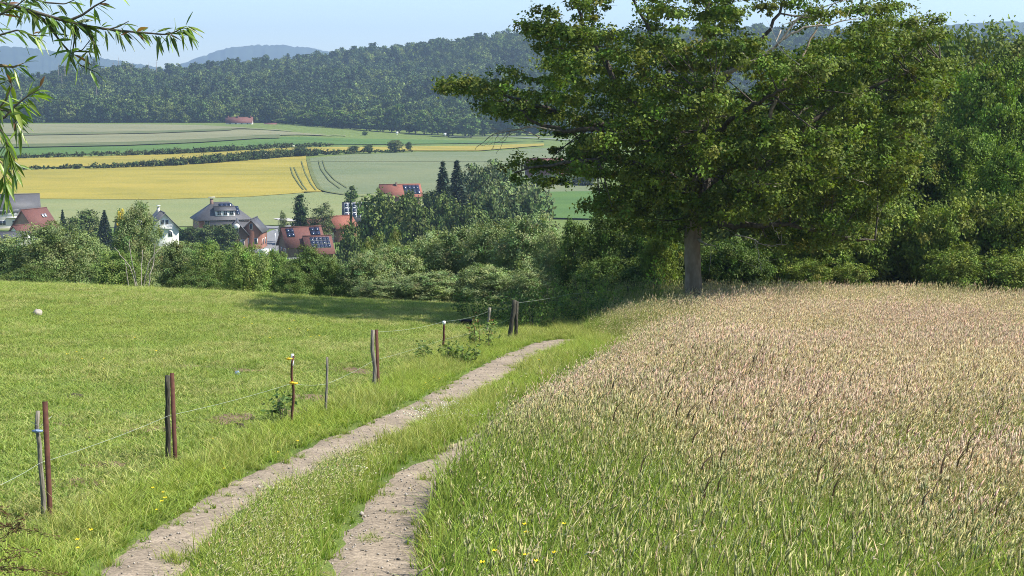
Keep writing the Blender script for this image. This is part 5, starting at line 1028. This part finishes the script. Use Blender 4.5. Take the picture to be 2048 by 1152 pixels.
weed('nettle_patch', 'low green weeds at the end of the pasture shade', 985, 0, .8, 1.2, 1500, (.08, .125, .028), 608, D=46)
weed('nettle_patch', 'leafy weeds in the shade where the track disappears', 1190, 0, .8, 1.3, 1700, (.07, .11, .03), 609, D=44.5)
weed('maple_seedling', 'bright lime green seedling left of the big trunk', 1308, 0, 1.9, .3, 160, (.22, .34, .05), 610, .13, D=49.5)
def lump(name, label, px, py, sx, sy, sz, mat, seed, cat, sink=.3):
    rng = np.random.default_rng(seed); B = hit1(px, py); u, v = np.meshgrid(np.arange(12)/12*2*np.pi, np.linspace(0, np.pi, 8), indexing='ij'); n = 1+.18*np.sin(3*u+seed)*np.sin(2*v)+rng.normal(0, .06, u.shape)
    V = np.stack([sx*np.cos(u)*np.sin(v)*n, sy*np.sin(u)*np.sin(v)*n, sz*np.cos(v)*n], -1).reshape(-1, 3); i = np.arange(12)[:, None]; j = np.arange(7)[None]; k = (i+1) % 12
    o = MB().add(V, np.stack([i*8+j, i*8+j+1, k*8+j+1, k*8+j], -1).reshape(-1, 4)).obj(name, mat, smooth=True); o.location = B+np.array([0, 0, sz*(1-2*sink)]); tag(o, label, cat)
lump('field_stone', 'pale stone lying on the upper pasture', 75, 632, .13, .10, .11, M['stone'], 1, 'stone', .2)
lump('dung_pat', 'flat dark dung pat between the first and second fence posts', 150, 794, .13, .09, .035, M['dung'], 2, 'dung'); lump('dung_pat', 'wide flat dark dung patch uphill of the second post pair', 420, 739, .24, .12, .03, M['dung'], 3, 'dung')
lump('plastic_scrap', 'small blue-grey scrap in the grass behind the fence', 475, 752, .05, .05, .05, M['bplastic'], 4, 'scrap', .1); lump('dung_pat', 'small black dung lump near the dock plant', 482, 855, .05, .05, .04, M['dung'], 5, 'dung')
for k, (px, py) in enumerate(((210, 933), (280, 870), (215, 950), (505, 840), (640, 805), (345, 905), (560, 760), (180, 880))): lump('dung_lump', 'small dark dung lump in the trodden grass along the fence', px, py, .04, .035, .025, M['dung'], 20+k, 'dung')
for o_ in [q for q in bpy.data.objects if q.name.startswith('dung_lump')]: o_['group'] = 'small dung lumps along the fence'
def tub():
    B = hit1(935, 652); e = empty('rubber_tub', B, 0, .48); tag(e, 'low black tub in the shaded grass behind the fence', 'tub'); m = MB(); n = 20; th = np.arange(n)/n*2*np.pi; V = []
    for r, z in ((.34, 0), (.44, .34), (.47, .36), (.41, .34), (.32, .06)): V.append(np.stack([r*np.cos(th), r*np.sin(th), z+0*th], -1))
    V.append([[0, 0, .06]]); Q = [[k*n+i, k*n+(i+1) % n, (k+1)*n+(i+1) % n, (k+1)*n+i] for k in range(4) for i in range(n)]; m.add(np.concatenate(V), Q, [[4*n+i, 4*n+(i+1) % n, 5*n] for i in range(n)]); m.obj('shell', M['black'], e, True)
    for s in (-1, 1): m = MB(); tube(m, smooth_line([(s*.44, -.1, .3), (s*.52, -.06, .36), (s*.52, .06, .36), (s*.44, .1, .3)], 8), .015, 6); m.obj('handle', M['black'], e, True)
tub()
# bare soil patches in the pasture
for k, ((c, a, b), p) in enumerate(zip(BW, BARE)):
    rng = np.random.default_rng(700+k); n = 26; th = np.arange(n)/n*2*np.pi; rr = 1+.3*np.sin(2*th+k)+rng.normal(0, .12, n); rows = [np.stack([c[0]+a*f*rr*np.cos(th), c[1]+3*b*f*rr*np.sin(th)], -1) for f in (1, .66, .33)]; V = np.concatenate(rows+[np.array([[c[0], c[1]]])])
    V = np.concatenate([V, (H(V[:, 0], V[:, 1])+.012)[:, None]], 1); V[:, 2] += rng.normal(0, .004, len(V)); Q = [[r*n+i, r*n+(i+1) % n, (r+1)*n+(i+1) % n, (r+1)*n+i] for r in (0, 1) for i in range(n)]
    tag(MB().add(V, Q, [[2*n+i, 2*n+(i+1) % n, 3*n] for i in range(n)]).obj('bare_patch', M['soil'], smooth=True), kind='structure', label='trodden bare soil patch in the pasture grass')
# buttercups
def flower_proto(h, r):
    e = empty('buttercup', (0, 0, 0)); m = MB(); tube(m, smooth_line([(0, 0, 0), (.02, 0, h*.5), (.03, .01, h)], 6), .0025, 4, col=(.15, .24, .05)); m.obj('stem', M['grass'], e)
    for k in range(5):
        a = k/5*6.28; d = np.array([math.cos(a), math.sin(a), .35]); s = np.array([-math.sin(a), math.cos(a), 0]); c = np.array([.03, .01, h]); m = MB(); m.add([c, c+d*r*.6+s*r*.42, c+d*r+s*r*.2+[0, 0, r*.25], c+d*r-s*r*.2+[0, 0, r*.25], c+d*r*.6-s*r*.42], [[0, 1, 2, 3]], [[0, 3, 4]]); m.obj('petal', M['petal'], e)
    return e
fa = flower_proto(.70, .018); fb = flower_proto(.18, .022)
rngF = np.random.default_rng(800)
for px, py in ((1058, 1034), (1119, 1032), (1045, 1048), (983, 1087), (1062, 1092), (1101, 1090), (1064, 1106), (961, 1110)):
    G = hit(px, py, .72).reshape(3); P = (G[0], G[1], float(H(G[0], G[1]))); plant(fa, px, 0, .95, 'yellow buttercup standing in the green near corner of the meadow', 'flower', 'buttercups in the meadow corner', P=P)
pts_b = [(588, 655), (593, 668), (582, 672), (613, 677), (635, 660), (640, 690), (505, 662), (620, 690), (540, 692), (487, 652), (312, 1005), (330, 1012), (325, 1030), (322, 1038), (315, 1045), (190, 1098), (160, 1130), (152, 1122), (870, 770), (850, 780), (858, 788), (845, 790), (880, 772), (890, 762), (560, 925), (600, 905), (622, 880), (640, 874), (452, 958), (482, 928), (152, 722), (168, 735), (212, 736), (138, 731), (310, 722), (272, 692), (1050, 748), (1075, 738), (678, 943), (430, 895)]
for px, py in pts_b:
    near = py > 740 and not (px < 330 and py < 760); plant(fb, px, 0, rngF.uniform(.5, .85) if near else rngF.uniform(.8, 1.2), 'tiny yellow buttercup in the short grass beside the track' if near else 'tiny yellow buttercup in the open pasture', 'flower', 'buttercups by the track' if near else 'buttercups in the pasture', P=hit1(px, py))
# white clover on the middle strip
def clover():
    rng = np.random.default_rng(810); mb = MB()
    for cx, cy_, sx, sy, n in ((880, 845, 65, 14, 260), (700, 962, 45, 8, 70), (905, 825, 40, 8, 90)):
        q = np.stack([rng.normal(cx, sx*.5, n), rng.normal(cy_, sy*.6, n)], -1); P = hit(q[:, 0], q[:, 1]); P[:, 2] += rng.uniform(.10, .16, n)
        spindles(mb, rng, P-[0, 0, .012], np.tile([0, 0, 1.], (n, 1)), .026, .013, jitcol(rng, (.70, .68, .58), n, .08))
    tag(mb.obj('white_clover', M['hay']), 'white clover blossoms scattered on the grassy middle strip', 'clover', kind='stuff')
clover()
# dark arching grass panicles at the near left corner
def reed():
    rng = np.random.default_rng(820); B = np.array([-3.0, 7.6, float(H(-3.0, 7.6))]); e = empty('reed_grass', B); tag(e, 'tuft of tall grass with arching dark brown plumes near the steel post', 'grass'); s = MB(); f = MB()
    for k, (px, py, tx, ty) in enumerate(((0, 1062, 55, 1030), (0, 1082, 50, 1040), (20, 1050, 112, 1072), (0, 1045, 40, 1062), (0, 1098, 75, 1105), (0, 1130, 120, 1148), (30, 1135, 130, 1150), (0, 1120, 40, 1112), (-20, 1010, 20, 1030))):
        D = 7.6; a = pt(px-60, py+10, D)-B; c = pt(px, py, D)-B; t_ = pt(tx, ty, D)-B; p = smooth_line([np.array([rng.uniform(-.2, .2)-.25, rng.uniform(-.2, .2), -.05]), a*[1, 1, .6], a, c, t_], 20); tube(s, p, np.linspace(.004, .0012, 20), 4)
        n = 90; i = rng.integers(12, 20, n); P = p[i]+rng.normal(0, .012, (n, 3)); leaves(f, rng, P, rng.normal(0, 1, (n, 3)), rng.uniform(.015, .035, n), .25, jitcol(rng, (.15, .095, .05), n, .3), T=np.tile(t_-c, (n, 1))+rng.normal(0, .05, (n, 3)))
    s.obj('stems', M['wbark'], e); f.obj('plumes', M['hay'], e)
    g = MB(); n = 60; Bb = rng.normal(0, .15, (n, 3)); Bb[:, 2] = 0; Bb[:, 0] -= .3; le = rng.normal(0, .2, (n, 3)); le[:, 2] = 0; blades(g, rng, Bb, .6, le, .01, jitcol(rng, (.09, .14, .03), n), jitcol(rng, (.2, .28, .06), n), 4); g.obj('blades', M['grass'], e)
reed()
# ================================================================== WILLOW BOUGHS hanging in at the left, tree rooted beside the track
def willow():
    rng = np.random.default_rng(830); base = np.array([-3.6, 5.2, float(H(-3.6, 5.2))]); e = empty('willow_tree', base); tag(e, 'willow reaching in from the side with narrow hanging leaves', 'tree')
    W = lambda a, D=4.6: np.array([pt(q[0], q[1], q[2] if len(q) > 2 else D) for q in a])-base
    t = MB(); tp = smooth_line([(0, 0, -.4), (.05, 0, .8), (.15, -.05, 1.8), (.1, 0, 2.9), (.2, .1, 4.2), (.1, .2, 5.4)], 20); tube(t, tp, np.linspace(.17, .03, 20), 10); t.obj('trunk', M['barkd'], e, True)
    tw = [([(-700, 120, 5.2), (-400, 20, 4.9), (-150, -10), (0, 6), (45, 16), (95, 32), (145, 46), (195, 56), (245, 62), (295, 66), (335, 70), (358, 60), (373, 52)], .008, 'a'), ([(50, 18), (90, 40), (105, 62), (128, 92), (148, 112), (160, 130), (196, 146)], .005, 'a'), ([(-150, 20, 4.5), (-40, 40, 4.5), (0, 30, 4.5), (30, 14, 4.5), (60, -8, 4.5)], .006, 'a'),
          ([(-300, 100, 4.7), (-60, 135, 4.6), (0, 131, 4.6), (28, 134, 4.6), (48, 126, 4.6)], .010, 'y'), ([(-100, 80, 4.4), (0, 70, 4.4), (35, 60, 4.4), (62, 70, 4.4), (80, 72, 4.4)], .004, 'a'), ([(130, 45), (165, 30), (190, 12), (212, 0), (225, -20)], .005, 'a'), ([(150, 47), (150, 70), (145, 105), (165, 100), (180, 80)], .003, 'a'),
          ([(-200, 330, 4.4), (-40, 250, 4.4), (10, 235, 4.4), (30, 212, 4.4), (55, 192, 4.4), (80, 178, 4.4)], .006, 'b'), ([(-180, 300, 4.3), (-30, 240, 4.3), (2, 260, 4.3), (16, 290, 4.3), (24, 320, 4.3), (28, 350, 4.3)], .005, 'b'), ([(-150, 340, 4.5), (-20, 300, 4.5), (5, 330, 4.5), (10, 370, 4.5), (15, 410, 4.5)], .004, 'b'), ([(-20, 235, 4.4), (12, 200, 4.4), (25, 170, 4.4), (15, 160, 4.4)], .003, 'b'), ([(-100, 200, 4.6), (-20, 215, 4.6), (15, 222, 4.6), (30, 240, 4.6), (40, 260, 4.6)], .004, 'b'),
          ([(-20, -30, 4.8), (40, -12, 4.8), (90, 5, 4.8), (130, 8, 4.8), (160, -5, 4.8)], .005, 'a'), ([(150, 46), (185, 75), (190, 95), (165, 110)], .003, 'a'), ([(215, 60), (240, 52), (258, 42)], .003, 'a')]
    for k, z in enumerate((1.9, 2.9, 3.6, 4.3)):   # limbs that carry the boughs
        m = MB(); q = W([(-700, 120, 5.2)])[0] if k == 2 else W([(-250, 320, 4.4)])[0] if k == 0 else np.array([rng.uniform(-.8, .2), rng.uniform(-.6, .6), z+1.0]); s = tp[np.argmin(abs(tp[:, 2]-z))]; tube(m, smooth_line([s, (s+q)/2+[0, 0, .15], q], 10), np.linspace(.05, .012, 10), 6); m.obj('limb', M['barkd'], e, True)
    lf = MB(); n_all = 0
    for a, r0, kind in tw:
        p = smooth_line(W(a), 60); m = MB(); tube(m, p, np.linspace(r0, .0012, 60), 5); m.obj('twig', M['wbark'] if kind == 'y' else M['barkd'], e, True)
        seg = np.linalg.norm(np.diff(p, axis=0), axis=1).sum(); px, py = project(p+base); vis = np.where(px > -60)[0]
        n = int(seg*(115 if kind == 'a' else 120 if kind == 'b' else 50)*len(vis)/60)
        for i in rng.choice(vis, n):
            L = rng.uniform(.026, .064)*(1.12 if kind == 'b' else 1); d = unit((p[min(i+1, 59)]-p[max(i-1, 0)])); t_ = d*.6+rng.normal(0, .5, 3)+np.array([.1, 0, -1.0*rng.random()+.05]); t_ = unit(t_); nn = unit(np.cross(t_, rng.normal(0, 1, 3))+np.array([0, -.2, .25])); nn = unit(nn-t_*(nn@t_)); b = np.cross(nn, t_); w_ = L*rng.uniform(.14, .21)
            us = np.array([0, .22, .5, .78, 1]); ws = np.array([.1, .8, 1, .6, .04]); bend = np.array([0, 0, -1.])*L*.22; c = p[i]+t_*(us*L+.006)[:, None]+bend*(us**2)[:, None]
            V = np.concatenate([c-b*(ws*w_/2)[:, None]+nn*w_*.12, c, c+b*(ws*w_/2)[:, None]+nn*w_*.12]); Q = [[k, k+1, 6+k, 5+k] for k in range(4)]+[[5+k, 6+k, 11+k, 10+k] for k in range(4)]
            col = (.10, .155, .035) if rng.random() < (.75 if kind == 'a' else .35) else (.22, .31, .06); col = (.20, .10, .05) if rng.random() < (.05 if kind == 'a' else .02) else col  # lower boughs get more bright leaves, sunlight put into their colour
            lf.add(V, Q, col=jitcol(rng, col, 1, .2)[0]); n_all += 1
    # the part of the crown outside the picture, round the trunk
    n = 2600; P = rng.normal(0, 1, (n, 3))*[.62, .8, 1.0]+[-.7, .1, 3.6]; T_ = rng.normal(0, .4, (n, 3))+[0, 0, -1]
    px, py = project(P+base); ok = px < -140; P, T_ = P[ok], T_[ok]
    leaves(lf, rng, P, rng.normal(0, 1, (len(P), 3)), .09, .18, jitcol(rng, (.11, .165, .04), len(P), .2), T=T_)
    lf.obj('leaves', M['willow'], e, True)
willow()
# ================================================================== HAZE
if HAZE:
    m, t, b, o = mat_new('valley_haze'); t.nodes.remove(b); v = t.nodes.new('ShaderNodeVolumePrincipled')
    v.inputs['Color'].default_value = (.54, .74, 1.0, 1); v.inputs['Density'].default_value = 1.6e-4; v.inputs['Anisotropy'].default_value = .25
    t.links.new(v.outputs[0], o.inputs['Volume'])
    hz = box(MB(), -9500, 9500, -80, 9300, -240, 420).obj('haze', m); tag(hz, 'thin bluish summer haze lying over the whole valley', 'haze', kind='stuff')
